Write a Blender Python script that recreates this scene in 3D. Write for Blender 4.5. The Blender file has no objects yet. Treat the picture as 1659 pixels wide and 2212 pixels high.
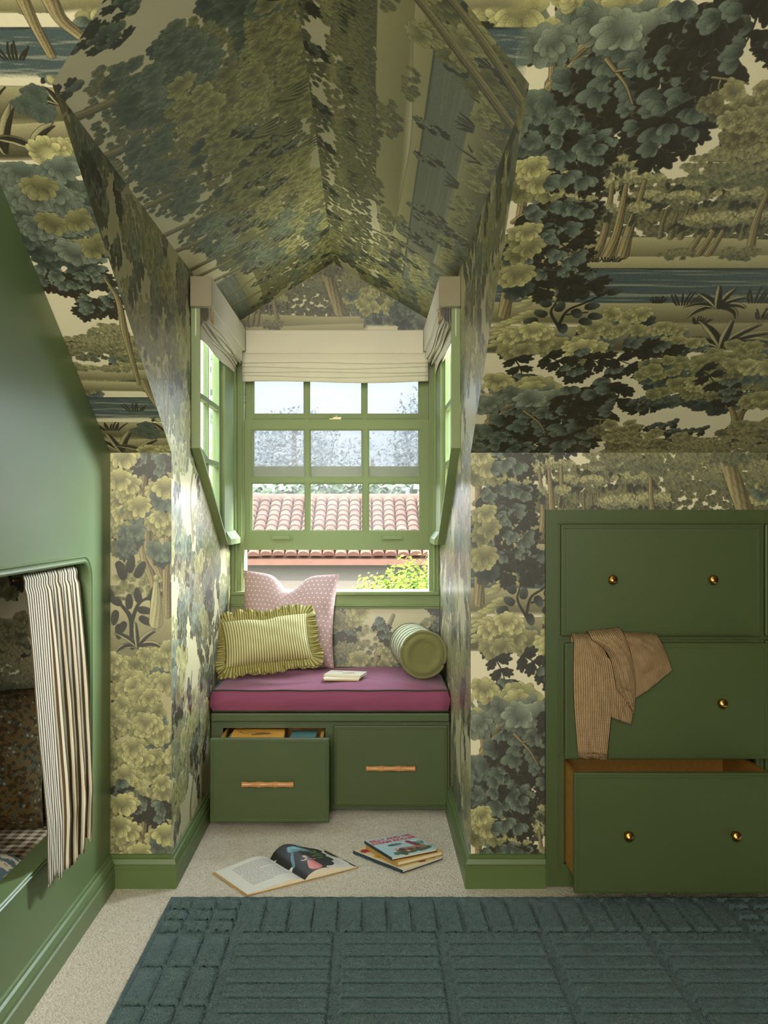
import bpy, bmesh, math, random
import numpy as np
from mathutils import Vector, Matrix, Euler

scene = bpy.context.scene
COL = scene.collection

# ---------------------------------------------------------------- camera (metres; floor z = 0, looking along +y)
cam_d = bpy.data.cameras.new('camera'); cam = bpy.data.objects.new('camera', cam_d); COL.objects.link(cam)
cam.location = (0, 0, 1.2); cam.rotation_euler = (math.pi / 2, 0, 0)
cam_d.sensor_fit = 'HORIZONTAL'; cam_d.sensor_width = 36; cam_d.lens = 36 * 2080 / 1659
cam_d.shift_x = (829.5 - 794) / 1659; cam_d.shift_y = (1112 - 1106) / 1659
cam_d.clip_start = .05; cam_d.clip_end = 400
scene.camera = cam

# ---------------------------------------------------------------- sky, sun, lamps, exposure
world = bpy.data.worlds.new('sky'); scene.world = world; world.use_nodes = True
wn, wl = world.node_tree.nodes, world.node_tree.links
wn.clear()
w_out = wn.new('ShaderNodeOutputWorld'); w_bg = wn.new('ShaderNodeBackground'); w_tc = wn.new('ShaderNodeTexCoord')
w_sep = wn.new('ShaderNodeSeparateXYZ'); w_ramp = wn.new('ShaderNodeValToRGB')
wl.new(w_tc.outputs['Generated'], w_sep.inputs[0]); wl.new(w_sep.outputs['Z'], w_ramp.inputs[0])
w_ramp.color_ramp.elements[0].position = 0.0; w_ramp.color_ramp.elements[0].color = (.92, .96, 1.0, 1)
w_ramp.color_ramp.elements[1].position = .6; w_ramp.color_ramp.elements[1].color = (.74, .87, 1.0, 1)
wl.new(w_ramp.outputs[0], w_bg.inputs[0]); 
w_max = wn.new('ShaderNodeMath'); w_max.operation = 'MAXIMUM'; w_max.inputs[1].default_value = 0; wl.new(w_sep.outputs['Z'], w_max.inputs[0])
w_lum = wn.new('ShaderNodeMath'); w_lum.operation = 'MULTIPLY_ADD'; w_lum.inputs[1].default_value = 14.0; w_lum.inputs[2].default_value = 7.0   # hazy sky, brighter overhead
wl.new(w_max.outputs[0], w_lum.inputs[0]); wl.new(w_lum.outputs[0], w_bg.inputs[1])
wl.new(w_bg.outputs[0], w_out.inputs[0])

sun_d = bpy.data.lights.new('sun', 'SUN'); sun = bpy.data.objects.new('sun', sun_d); COL.objects.link(sun)
sun_d.energy = 13.0; sun_d.angle = .012; sun_d.color = (1, .93, .78)
sun.rotation_euler = Vector((.93, .55, -.42)).to_track_quat('-Z', 'Y').to_euler(); sun.location = (-6, 0, 6)

def area(name, loc, aim, sx, sy, watts, col, spread=math.pi):
    d = bpy.data.lights.new(name, 'AREA'); o = bpy.data.objects.new(name, d); COL.objects.link(o)
    d.shape = 'RECTANGLE'; d.size = sx; d.size_y = sy; d.energy = watts; d.color = col; d.spread = spread
    o.location = loc; o.rotation_euler = (Vector(aim) - Vector(loc)).to_track_quat('-Z', 'Y').to_euler()
    return o
area('added_room_fill', (-.38, -1.5, 1.85), (-.95, 3.1, 1.5), .84, 1.6, 62, (1, .95, .83), math.radians(105))  # added fill lamp behind the camera, brightens the whole room
area('added_side_window_lamp', (2.9, 6.1, 3.5), (.33, 3.8, 1.5), 2.6, 2.2, 3000, (.84, .93, 1.0))  # lamp added outside the right window to boost the daylight

vs = scene.view_settings
vs.view_transform = 'Standard'; vs.look = 'None'; vs.gamma = 1.0; vs.exposure = 0.15; vs.use_curve_mapping = False
scene.cycles.max_bounces = 10; scene.cycles.diffuse_bounces = 5; scene.cycles.glossy_bounces = 4; scene.cycles.transparent_max_bounces = 16
scene.cycles.sample_clamp_indirect = 25.0

# ---------------------------------------------------------------- wallpaper print (flat print, drawn in wall-plane metres)
def C3(r, g, b): return np.array((r, g, b), np.float32) / 255.0
SKY = C3(222, 212, 176); OL = C3(172, 166, 112); OM = C3(134, 131, 86); OD = C3(80, 78, 50)
BL = C3(136, 144, 120); BM = C3(104, 114, 96); BD = C3(66, 74, 62); DK = C3(47, 44, 33)
TL = C3(172, 157, 110); TD = C3(82, 74, 50); FT = C3(146, 140, 98); FD = C3(96, 98, 74)
GR = C3(178, 170, 126); GD = C3(118, 113, 78); LK = C3(84, 98, 94); LKL = C3(150, 152, 130)

class Print:
    """A tiling canvas measured in metres (u to the right, v up); everything drawn wraps round both edges."""
    def __init__(self, U, V, R, seed):
        self.U, self.V, self.R = U, V, R
        self.W, self.H = int(round(U * R)), int(round(V * R))
        self.rng = np.random.default_rng(seed)
        self.a = np.empty((self.H, self.W, 3), np.float32); self.a[:] = SKY
        self.n = self.rng.random((self.H, self.W), dtype=np.float32) - 0.5   # stipple
    def patches(self, x0, x1, y0, y1):
        """yield (array view, noise view, X grid, Y grid) for every wrapped copy of the box (pixels)"""
        W, H = self.W, self.H
        for ox in (-W, 0, W):
            for oy in (-H, 0, H):
                a0, a1 = max(0, int(x0 + ox)), min(W, int(x1 + ox) + 2)
                b0, b1 = max(0, int(y0 + oy)), min(H, int(y1 + oy) + 2)
                if a0 < a1 and b0 < b1:
                    yield (self.a[b0:b1, a0:a1], self.n[b0:b1, a0:a1],
                           np.arange(a0, a1, dtype=np.float32)[None, :] - ox, np.arange(b0, b1, dtype=np.float32)[:, None] - oy)
    def norm(self, u, v):
        return (u % self.U) * self.R, (v % self.V) * self.R
    def lobe(self, u, v, ang, L, Wd, c0, c1, line=DK, lw=1.0, lal=.46, stip=.09, side=.11, feather=0.):
        """one leaf: base at (u, v), pointing along ang (degrees, 0 = right, 90 = up)"""
        x, y = self.norm(u, v); L *= self.R; Wd *= self.R
        ca, sa = math.cos(math.radians(ang)), math.sin(math.radians(ang))
        cx, cy = x + ca * L / 2, y + sa * L / 2
        ex = abs(ca) * L / 2 + abs(sa) * Wd + 3; ey = abs(sa) * L / 2 + abs(ca) * Wd + 3
        for A, N, X, Y in self.patches(cx - ex, cx + ex, cy - ey, cy + ey):
            t = ((X - x) * ca + (Y - y) * sa) / L
            w = -(X - x) * sa + (Y - y) * ca
            tt = np.clip(t, 0, 1)
            hw = Wd * np.sqrt(np.clip(1 - (2 * tt ** .8 - 1) ** 2, 0, 1))
            d = hw - np.abs(w)
            d = np.where((t < 0) | (t > 1), np.minimum(d, -np.abs(t - tt) * L), d)
            if lw > 0:
                al = np.clip(d + lw + .5, 0, 1)[..., None] * lal
                A += (line - A) * al
            al = np.clip(d + .5 if feather <= 0 else d / (feather * self.R), 0, 1)[..., None]
            k = np.clip(tt * 1.25 - .05 + N * .42, 0, 1)
            s = 1 + side * np.clip(w / (Wd + .01), -1, 1) * (1 if ca >= 0 else -1) + N * stip * 2
            col = (c0 + (c1 - c0) * k[..., None]) * s[..., None]
            A += (col - A) * al
    def stroke(self, pts, wid, cl, cd, line=DK, lal=.7, bark=.35, lw=1.2):
        """a tapering curved limb: pts in metres, wid = half-widths at the ends"""
        pts = np.asarray(pts, float)
        m = 26
        tt = np.linspace(0, 1, m); seg = np.linspace(0, 1, len(pts))
        if len(pts) > 2:                                             # smooth through the points
            P = np.vstack([2 * pts[0] - pts[1], pts, 2 * pts[-1] - pts[-2]])
            q = []
            for i in range(1, len(P) - 2):
                for s in np.linspace(0, 1, 9)[:-1]:
                    p0, p1, p2, p3 = P[i - 1], P[i], P[i + 1], P[i + 2]
                    q.append(.5 * (2 * p1 + (p2 - p0) * s + (2 * p0 - 5 * p1 + 4 * p2 - p3) * s ** 2 + (3 * p1 - p0 - 3 * p2 + p3) * s ** 3))
            q.append(pts[-1]); q = np.array(q)
        else:
            q = pts[0] + (pts[1] - pts[0]) * np.linspace(0, 1, 8)[:, None]
        n = len(q); W = np.interp(np.linspace(0, 1, n), np.linspace(0, 1, len(wid)), wid) * self.R
        x0, y0 = self.norm(*q[0]); Q = (q - q[0]) * self.R + (x0, y0)
        ph = self.rng.random() * 9
        for ps in (0, 1):
            if ps == 0 and lw <= 0: continue
            acc = 0.
            for i in range(n - 1):
                a, b = Q[i], Q[i + 1]; ra, rb = W[i], W[i + 1]; r = max(ra, rb) + 3
                dx, dy = b - a; ll = math.hypot(dx, dy) + 1e-6
                for A, N, X, Y in self.patches(min(a[0], b[0]) - r, max(a[0], b[0]) + r, min(a[1], b[1]) - r, max(a[1], b[1]) + r):
                    t = np.clip(((X - a[0]) * dx + (Y - a[1]) * dy) / ll ** 2, 0, 1)
                    px, py = X - a[0] - t * dx, Y - a[1] - t * dy
                    dist = np.sqrt(px * px + py * py); rr = ra + (rb - ra) * t
                    if ps == 0:
                        A += (line - A) * (np.clip(rr + lw - dist + .5, 0, 1) * lal)[..., None]
                    else:
                        sgn = (dx * py - dy * px) / ll / (rr + .1)
                        if abs(dy) > abs(dx) * .4 and dy < 0: sgn = -sgn
                        k = np.clip(.55 + .5 * sgn + bark * np.sin(sgn * 9 + (acc + t * ll) * .05 + ph) * .6 + N * .55, 0, 1)
                        col = cd + (cl - cd) * k[..., None]
                        A += (col - A) * np.clip(rr - dist + .5, 0, 1)[..., None]
                acc += ll
    def blade(self, u, v, ang, L, w, bend, c1, c2):
        """a long pointed leaf, dark on one side and pale on the other"""
        p = []; x, y, a = u, v, ang
        for i in range(9):
            p.append((x, y)); x += math.cos(math.radians(a)) * L / 8; y += math.sin(math.radians(a)) * L / 8; a += bend / 8
        self.stroke(p, (w * .55, w, w * .8, .0006), c1, c2, bark=0, lal=.6)
    def rosette(self, u, v, r, c0, c1, aim=-90, spread=150, n=7, **k):
        """one clump of round-lobed leaves fanning out from (u, v)"""
        rg = self.rng
        big = n >= 6; ph = rg.uniform(-6, 6); spread = min(spread, 104) if big else spread
        if big:                                                      # lit upper bumps behind
            for q in (-1, 1, 0):
                a = aim + 180 + q * 50 + ph; self.lobe(u + math.cos(math.radians(a)) * r * .1, v + math.sin(math.radians(a)) * r * .1, a, r * .62, r * .3, c0 + (c1 - c0) * .6, c1 * 1.05, lal=.4)
        for i in sorted(range(n), key=lambda i: -abs(i - (n - 1) / 2)):
            a = aim + (i / (n - 1) - .5) * 2 * spread + rg.uniform(-9, 9)
            l = r * rg.uniform(.85, 1.12); o = r * .2 if big else 0.
            x, y = u + math.cos(math.radians(a)) * o, v + math.sin(math.radians(a)) * o
            self.lobe(x, y, a, l - o, l * (rg.uniform(.27, .34) if big else rg.uniform(.30, .38)), c0 * (1.15 if big else 1), c1 * rg.uniform(.93, 1.06), **k)
        if big:                                                      # the smooth heart of the clump
            ca, sa = math.cos(math.radians(aim)), math.sin(math.radians(aim)); m = c0 + (c1 - c0) * .45
            self.lobe(u - ca * r * .6, v - sa * r * .6, aim, r * .95, r * .55, c1 * 1.03, m * .9, lw=0, feather=r * .26, side=.04, stip=.2)
    def oak(self, u, v, ang, L, col, tip=None, n=3, **k):
        """one dark lobed oak leaf"""
        rg = self.rng; tip = col * 1.12 if tip is None else tip
        ca, sa = math.cos(math.radians(ang)), math.sin(math.radians(ang)); rim = col + (SKY - col) * .22
        self.lobe(u, v, ang, L * 1.05, L * .2, rim, rim, lw=0, **k)
        for i in range(n):
            t = .18 + .5 * i / n
            for sd in (-1, 1):
                self.lobe(u + ca * L * t, v + sa * L * t, ang + sd * rg.uniform(38, 55), L * rg.uniform(.4, .5), L * .125, col, tip, lw=0, **k)
        self.lobe(u, v, ang, L, L * .17, col, tip, lw=0, **k)
    def spray(self, u, v, ang, L, leaf, drop=-35, dark=DK, lit=BM, nlit=.35, n=None):
        """a bough of oak leaves: dark ones hanging under, blue-grey ones above"""
        rg = self.rng; n = n or max(3, int(L / leaf * 1.15)); ps = []
        a = ang; x, y = u, v
        for i in range(n):
            ps.append((x, y, a)); x += math.cos(math.radians(a)) * L / n; y += math.sin(math.radians(a)) * L / n; a += drop / n
        for x, y, a in ps:
            for sd in (-1, 1):
                aa = a + sd * rg.uniform(38, 72)
                if math.sin(math.radians(aa)) > .6: aa = a + sd * 25
                self.oak(x, y, aa, leaf * rg.uniform(.95, 1.3), dark)
        self.oak(x, y, a, leaf * 1.25, dark); self.stroke([(p[0], p[1]) for p in ps] + [(x, y)], (.0025, .001), dark, dark, lw=0)
        for x, y, a in ps:
            if rg.random() < nlit * 2:
                for q in range(2):
                    self.rosette(x + rg.uniform(-.4, .4) * leaf, y + rg.uniform(0, .5) * leaf, leaf * rg.uniform(.55, .85), lit * .6, lit * 1.08, aim=a - rg.uniform(-10, 60), spread=38, n=3)
    def mass(self, blobs, leaf, top, mid, low, dens=1., n=7, aimdown=True, base=DK, spread=130, rim=None, **k):
        """a crown: blobs = (u, v, rx, ry); dark ground, low clumps first, lit ones on top"""
        rg = self.rng; pts = []
        for bu, bv, rx, ry in blobs:
            cnt = int(dens * 3.6 * rx * ry / (leaf * leaf)) + 3
            for i in range(cnt):
                a = rg.uniform(0, 2 * math.pi); q = math.sqrt(rg.uniform(0, 1))
                pts.append((bu + rx * q * math.cos(a), bv + ry * q * math.sin(a), q * math.sin(a), q * math.cos(a)))
        for (pu, pv, h, w) in pts:                                   # dark leaves behind everything
            if rim is None or h < .3: self.oak(pu, pv, -90 + w * 60 + rg.uniform(-30, 30), leaf * 1.05, base, n=2)
        pts.sort(key=lambda p: p[2] + rg.uniform(-.25, .25))
        for (pu, pv, h, w) in pts:
            f = (h + 1) / 2 + rg.uniform(-.18, .18)
            c = top if f > .55 else mid if f > .22 else low
            aim = (-90 + w * 55) if h < .3 or aimdown else 90 - w * 60
            self.rosette(pu, pv, leaf * rg.uniform(.8, 1.15), c * .56, c * rg.uniform(.95, 1.08), aim=aim + rg.uniform(-20, 20), spread=spread, n=n, **k)
    def far(self, blobs, leaf, c, d, dens=1.):
        """distant trees: fine scalloped texture, low contrast"""
        rg = self.rng; pts = []
        for bu, bv, rx, ry in blobs:
            for i in range(int(dens * 4 * rx * ry / (leaf * leaf)) + 3):
                a = rg.uniform(0, 2 * math.pi); q = math.sqrt(rg.uniform(0, 1))
                pts.append((bu + rx * q * math.cos(a), bv + ry * q * math.sin(a), q * math.sin(a)))
        pts.sort(key=lambda p: p[2])
        for pu, pv, h in pts:
            f = (h + 1) / 2 + rg.uniform(-.2, .2)
            col = d + (c - d) * np.clip(f * 1.2, 0, 1)
            for q in (-1, 0, 1):
                self.lobe(pu, pv, -90 + q * 42 + rg.uniform(-20, 20), leaf, leaf * .36, col * .8, col * 1.06, line=d * .8, lw=.7, lal=.5)
    def willow(self, u, v, w, h, leaf=.016, c=None, d=None, dk=None):
        """a mid-distance tree head: pale tufted dome with dark leaflets hanging below"""
        rg = self.rng; c = FT * 1.18 if c is None else c; d = FD if d is None else d; dk = C3(58, 58, 44) if dk is None else dk
        for i in range(int(w / leaf * 3.2)):
            x = rg.uniform(-1, 1); y = -rg.uniform(.0, .75) * h * (1 - .25 * x * x)
            self.lobe(u + x * w, v + y - h * .1, -90 + x * 35 + rg.uniform(-14, 14), leaf * 1.5, leaf * .34, dk, dk * 1.25, lw=0)
        self.far([(u, v + h * .1, w * .92, h * .5), (u - w * .3, v + h * .3, w * .5, h * .4), (u + w * .25, v + h * .28, w * .5, h * .4)], leaf * .9, c, d, dens=.9)
    def hill(self, u0, u1, v, amp, drop, c, d, ph=0.):
        """a rolling bank from u0 to u1: crest round v, shaded downwards over drop metres"""
        x0, y0 = self.norm(u0, v); wpx = (u1 - u0) * self.R; dp = drop * self.R; am = amp * self.R
        for A, N, X, Y in self.patches(x0, x0 + wpx, y0 - dp, y0 + am * 2):
            q = (X - x0) / wpx
            cr = y0 + am * (np.sin(q * 5.1 + ph) * .6 + np.sin(q * 11.3 + ph * 2) * .3 + np.sin(q * 23 + ph) * .1)
            k = np.clip((cr - Y) / dp, 0, 1)
            al = np.clip(cr - Y + .5, 0, 1) * np.clip(np.minimum(q, 1 - q) * 14, 0, 1) * np.clip((1 - k) * 6, 0, 1)
            hat = .5 + .5 * np.sin(X * .9 + Y * .35 + N * 6)
            kk = np.clip(k * 1.2 + (hat - .5) * .35 * k + N * .25, 0, 1)
            col = c + (d - c) * kk[..., None]
            col = col * (1 - .45 * np.clip(1 - (cr - Y) / 2.0, 0, 1))[..., None]
            A += (col - A) * al[..., None]
    def lake(self, u0, u1, v0, v1, soft=0.):
        x0, y0 = self.norm(u0, v0); wpx = (u1 - u0) * self.R; hp = (v1 - v0) * self.R
        rg = self.rng; ph = rg.uniform(0, 9, 6)
        for A, N, X, Y in self.patches(x0, x0 + wpx, y0, y0 + hp):
            q = (X - x0) / wpx; k = (Y - y0) / hp
            s = np.sin(k * 21 + np.sin(q * 7 + ph[0]) * .7 + ph[1]) * .5 + np.sin(k * 47 + np.sin(q * 13 + ph[2]) * 1.2) * .35 + np.sin(q * 19 + k * 31 + ph[3]) * .3
            s = s + .5 * np.sin(q * 43 + k * 9 + ph[4]) * np.sin(k * 71 + ph[5]); f = np.clip((s - .15) * 1.7 - k * .9 + .45 + N * .9, 0, 1)
            deep = LK + (LKL - LK) * soft; col = deep * (.9 + .25 * N[..., None]) + (LKL - deep) * f[..., None] * .85
            col = col * (1 - .5 * np.clip((k - .93) * 16, 0, 1))[..., None]
            al = np.clip(np.minimum(q, 1 - q) * 20, 0, 1) * np.clip(k * 12 + N, 0, 1) * np.clip((1 - k) * 60, 0, 1)
            A += (col - A) * al[..., None]
    def wash(self, u0, u1, v0, v1, c):
        x0, y0 = self.norm(u0, v0); w, h = (u1 - u0) * self.R, (v1 - v0) * self.R
        for A, N, X, Y in self.patches(x0, x0 + w, y0, y0 + h):
            q, k = (X - x0) / w, (Y - y0) / h
            A += (c - A) * (np.clip(np.minimum(q, 1 - q) * 24, 0, 1) * np.clip(np.minimum(k, 1 - k) * 24, 0, 1))[..., None]
    def tuft(self, u, v, h, n=8, c=DK):
        for i in range(n):
            a = 90 + (i / (n - 1) - .5) * -70 + self.rng.uniform(-6, 6)
            self.blade(u + (i / (n - 1) - .5) * h * .9, v, a, h * self.rng.uniform(.7, 1.1), h * .035, self.rng.uniform(-40, 10), c * 1.3, c)
    def agave(self, u, v, L, angs, w=.012):
        for a in sorted(angs, key=lambda a: -abs(a - 90)):
            l = L * self.rng.uniform(.85, 1.15); b = (a - 90) * 1.1
            self.blade(u, v, a, l, w * .72, b, GR * .98, GD * .8); self.blade(u + .002, v - .001, a - 3, l * .93, w * .36, b, DK * 1.2, DK)

# right-hand slope: a point seen there -> metres on the paper (u = x, v = distance up the slope from the knee wall)
F_PX, VX, VY, Y0, PITCH, KNEE = 2080., 794., 1112., 3.108, .589, 1.4
def slope_uv(px, py, off=0.):
    Y = (KNEE - 1.2 + PITCH * Y0) / ((VY - py) / F_PX + PITCH)
    return (px - VX) / F_PX * Y + off, (Y0 - Y) * math.sqrt(1 + PITCH ** 2)

def paint_verdure(R):
    P = Print(1.6, 1.163, R, 11); rg = P.rng
    S = slope_uv
    def sc(py): return (KNEE - 1.2 + PITCH * Y0) / ((VY - py) / F_PX + PITCH) / F_PX      # metres per pixel across
    def bl(*qs):                                                     # blobs given as seen: (px, py, rx, ry)
        o = []
        for px, py, rx, ry in qs:
            u, v = S(px, py); v2 = S(px, py - ry)[1]; o.append((u, v, rx * sc(py), v2 - v))
        return o
    def tr(pts, w, off=0., cl=TL, cd=TD, **k):                       # limb given as seen, w = half-width in pixels
        P.stroke([S(a, b, off) for a, b in pts], [x * sc(pts[0][1]) for x in w], cl, cd, **k)
    # --- far woods, hills and lake of the right column
    P.far(bl((1500, 440, 170, 60), (1250, 470, 120, 30), (1640, 400, 60, 90), (1190, 500, 60, 30)), .017, FT * .84, FD * .86, 1.2)
    P.far([(1.32, .98, .16, .16), (1.36, .82, .2, .06)], .016, FT * .86, FD * .9, .8)
    P.far([(.1, .93, .2, .1), (.75, .95, .25, .08), (1.1, 1.0, .3, .12), (1.45, .92, .25, .1)], .017, FT * .84, FD * .86, 1.0)
    P.hill(-.3, 1.75, S(1400, 512)[1], .016, .075, GR, GD, 1.2)
    for x, y0, y1 in ((1180, 500, 452), (1205, 505, 455), (1232, 505, 450), (1425, 512, 455), (1448, 514, 460), (1470, 514, 452), (1600, 515, 470)):
        tr([(x, y0), (x + 5, (y0 + y1) / 2), (x + 14, y1)], (6, 4, 3), cl=FT, cd=C3(74, 70, 52))
    P.hill(-.3, 1.75, S(1400, 548)[1], .012, .09, GR * 1.03, GD * 1.05, 2.7)
    P.lake(-.2, 1.75, S(0, 662)[1], S(0, 579)[1])
    for px, py, w, h in ((1345, 262, 66, 32), (1290, 330, 60, 24), (1400, 320, 44, 20), (1345, 352, 84, 32), (1372, 385, 76, 22), (1300, 400, 46, 20), (1400, 420, 40, 16),
                         (1640, 250, 50, 44), (1590, 330, 60, 34), (1640, 340, 60, 40), (1530, 390, 70, 30), (1600, 420, 66, 30), (1470, 425, 60, 22), (1560, 470, 90, 22), (1650, 470, 60, 26), (1235, 430, 60, 22)):
        u, v = S(px, py); P.willow(u, v, w * sc(py), h * sc(py) * 1.25, .0165)
    tr([(1282, 556), (1300, 520), (1312, 470), (1322, 400)], (11, 8, 6, 4)); tr([(1312, 556), (1330, 510), (1342, 455), (1352, 400)], (12, 9, 7, 4)); tr([(1345, 552), (1358, 500), (1378, 440), (1392, 390)], (13, 9, 6, 4))
    tr([(1486, 545), (1508, 515), (1530, 470)], (8, 6, 4)); tr([(1508, 548), (1532, 515), (1556, 470)], (9, 6, 4)); tr([(1530, 548), (1552, 515), (1580, 465)], (9, 6, 4))
    tr([(1620, 540), (1632, 480), (1656, 420)], (9, 7, 5))
    for px, py, w, h in ((1335, 348, 74, 22), (1300, 452, 34, 22), (1378, 452, 22, 26), (1530, 478, 72, 24), (1276, 440, 24, 18)):
        u, v = S(px, py); P.willow(u, v, w * sc(py), h * sc(py) * 1.3, .0165)
    for x in (1285, 1310, 1330): P.tuft(*S(x, 566), .016, 5)
    P.far(bl((1462, 546, 40, 12), (1600, 545, 50, 14)), .013, FT * .9, FD)
    P.mass([(1.42, .93, .12, .07), (.02, .9, .1, .08), (1.3, .99, .1, .06)], .032, OL, BM, BD, .8)
    # --- near bank: plants over the water
    P.hill(-.2, 1.75, S(1400, 655)[1], .012, .09, GR * .95, GD * .9, .4)
    P.hill(-.2, 1.75, S(1500, 700)[1], .014, .12, GR * .9, GD * .7, 3.4)
    for x, y, h in ((1480, 660, .05), (1640, 655, .06), (1420, 655, .025), (1510, 700, .03), (1650, 690, .04)): P.tuft(*S(x, y), h, 8)
    P.agave(*S(1548, 665), .085, (150, 125, 100, 78, 52, 30, 172, 8)); P.agave(*S(1556, 750), .13, (165, 142, 118, 92, 64, 48, 36, 12), .017)
    P.agave(1.38, .66, .11, (160, 130, 105, 75, 50, 25), .014); P.agave(1.55, .72, .09, (150, 120, 90, 60, 30), .012)
    # --- foreground bushes
    P.mass(bl((1350, 690, 50, 26), (1300, 725, 60, 26), (1420, 720, 50, 24), (1220, 740, 70, 22), (1480, 745, 40, 16)), .030, OL * .95, BM, BD, .85)
    P.mass([(1.32, .555, .16, .05), (1.5, .60, .12, .05), (.14, .56, .1, .05)], .032, OL, OM, BD, .9)
    for i, (px, py) in enumerate(((1090, 708), (1086, 724), (1080, 742), (1130, 690), (1150, 655), (1140, 638))):       # arching fern fronds
        u, v = S(px, py)
        for q in range(6): P.lobe(u + q * .014, v + .026 * math.sin(q * .55), 200 - q * 9, .05 - q * .003, .0075, OM, OL * 1.05)
    tr([(1205, 705), (1225, 672), (1262, 655), (1310, 634)], (3, 2.5, 2, 1.5), cl=DK, cd=DK); tr([(1205, 705), (1190, 676), (1200, 655)], (3, 2, 1.5), cl=DK, cd=DK); tr([(1225, 680), (1268, 675)], (2, 1.5), cl=DK, cd=DK)
    for px, py, a in ((1180, 683, 150), (1188, 662, 140), (1204, 674, 80), (1230, 652, 80), (1256, 648, 80), (1240, 668, -60), (1262, 664, 10), (1270, 682, -10), (1212, 700, -70), (1252, 690, -30), (1162, 692, 190), (1290, 640, 60), (1310, 634, 20)):
        P.lobe(*S(px, py), a, .040, .0135, DK, BD * 1.1, line=BL * .6, lal=.5)
    P.mass(bl((1150, 735, 60, 24), (1240, 760, 50, 14), (1110, 752, 34, 14)), .042, OL * 1.06, OL * .92, OM, .9, n=7)
    # --- boughs under the bushes
    for px, py, a, L in ((1180, 770, -30, .16), (1240, 768, -20, .18), (1300, 772, -14, .14), (1110, 775, -60, .12), (1350, 745, -12, .11), (1390, 750, 0, .1)):
        P.spray(*S(px, py), a, L, .043, lit=BM, nlit=.2)
    # --- the big tree at the left of the right slope (trunk, boughs, crown reaching the next repeat)
    tr([(1088, 680), (1100, 610), (1116, 520), (1128, 440)], (13, 12, 9, 8)); tr([(1128, 440), (1150, 380), (1180, 300), (1225, 245)], (9, 10, 7, 4)); tr([(1165, 345), (1200, 305), (1240, 312), (1272, 325)], (6, 5, 4, 2))
    tr([(1108, 480), (1140, 460), (1180, 445), (1225, 440)], (6, 5, 4, 2))
    P.mass(bl((1165, 235, 40, 40), (1150, 320, 24, 40)), .040, BM, BM * .9, BD, .7)
    for px, py, a, L, f in ((1230, 225, -5, .10, .045), (1245, 245, -55, .09, .043), (1210, 255, -70, .1, .045), (1250, 312, 0, .075, .042), (1200, 330, -60, .11, .045), (1245, 325, -55, .08, .04), (1165, 385, -60, .07, .04), (1270, 322, -40, .05, .04)):
        P.spray(*S(px, py), a, L, f, lit=BM, nlit=.45)
    P.mass(bl((1165, 400, 48, 24), (1140, 372, 26, 20)), .036, OL, OM, BD, .75)
    for px, py, a, L in ((1180, 395, 5, .13), (1190, 445, -5, .12), (1215, 452, -20, .08), (1140, 460, -40, .09), (1150, 490, -4, .16), (1165, 508, -25, .16), (1130, 545, -60, .1), (1160, 540, -25, .14), (1190, 552, -35, .14), (1230, 592, -20, .1), (1210, 590, -50, .1), (1165, 590, -70, .09)):
        P.spray(*S(px, py), a, L, .042, lit=BM, nlit=.42)
    P.mass(bl((1120, 535, 26, 40), (1112, 600, 16, 30), (1128, 510, 20, 16)), .040, OL * .95, OM, BD, .7)
    # --- top crown (same row as the foot of the slope, one repeat lower)
    tr([(1110, -20), (1103, 40), (1094, 100)], (12, 10, 9)); tr([(1140, 120), (1128, 85), (1120, 60)], (8, 6, 5))
    tr([(1190, 180), (1235, 120), (1290, 75)], (13, 12, 8)); tr([(1200, 185), (1240, 135), (1310, 113), (1330, 112)], (9, 9, 6, 4)); tr([(1196, 150), (1190, 110), (1200, 80)], (8, 6, 5))
    P.mass(bl((1250, 15, 130, 50), (1200, 90, 60, 36), (1390, 30, 70, 40), (1310, 70, 50, 30)), .048, OL * .98, BL * .92, BM, .8)
    tr([(1190, 186), (1235, 125), (1285, 82)], (14, 12, 8)); tr([(1200, 190), (1242, 138), (1310, 114), (1330, 112)], (9, 9, 6, 3)); tr([(1192, 170), (1194, 125), (1206, 92)], (7, 6, 5))
    P.mass(bl((1280, 25, 90, 30), (1120, 50, 60, 40), (1060, 40, 40, 40)), .052, OL * 1.04, OL * .9, OM, .55)
    P.mass(bl((1365, 90, 60, 40), (1330, 40, 60, 36), (1425, 115, 34, 22), (1175, 85, 34, 30)), .050, BL * .95, BL * .85, BM, .7)
    for px, py, a, L, f in ((1262, 150, -100, .06, .046), (1290, 148, -75, .085, .050), (1318, 160, -80, .10, .052), (1420, 120, -20, .13, .052), (1372, 150, -80, .13, .054),
                            (1425, 155, -70, .16, .056), (1470, 165, -70, .13, .054), (1425, 240, -105, .09, .052), (1475, 225, -60, .12, .056), (1440, 255, -85, .12, .056), (1500, 150, -15, .07, .05),
                            (1450, 50, -65, .10, .052), (1490, 20, -60, .13, .054), (1512, 55, -75, .09, .052), (1598, -10, -95, .14, .056), (1645, 0, -88, .19, .058), (1580, 30, -125, .07, .05)):
        P.spray(*S(px, py), a, L, f, lit=BM * .95, nlit=.38)
    tr([(1310, 128), (1330, 155), (1352, 185), (1366, 225)], (5, 4, 3, 2)); tr([(1330, 155), (1360, 150)], (3, 2))
    tr([(1538, 168), (1570, 172), (1600, 176), (1616, 182)], (3, 2.5, 2, 1)); tr([(1556, 172), (1552, 190), (1560, 204)], (2, 1.6, 1)); tr([(1582, 176), (1576, 192), (1590, 200)], (2, 1.6, 1)); tr([(1586, 178), (1600, 196)], (2, 1))
    # --- tree with the bent trunk at the far right
    P.mass(bl((1520, 800, 130, 40), (1600, 770, 80, 30), (1470, 850, 70, 26), (1580, 850, 90, 40), (1420, 815, 40, 20)), .030, OM * 1.1, BM * .9, BD, .9)
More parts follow.
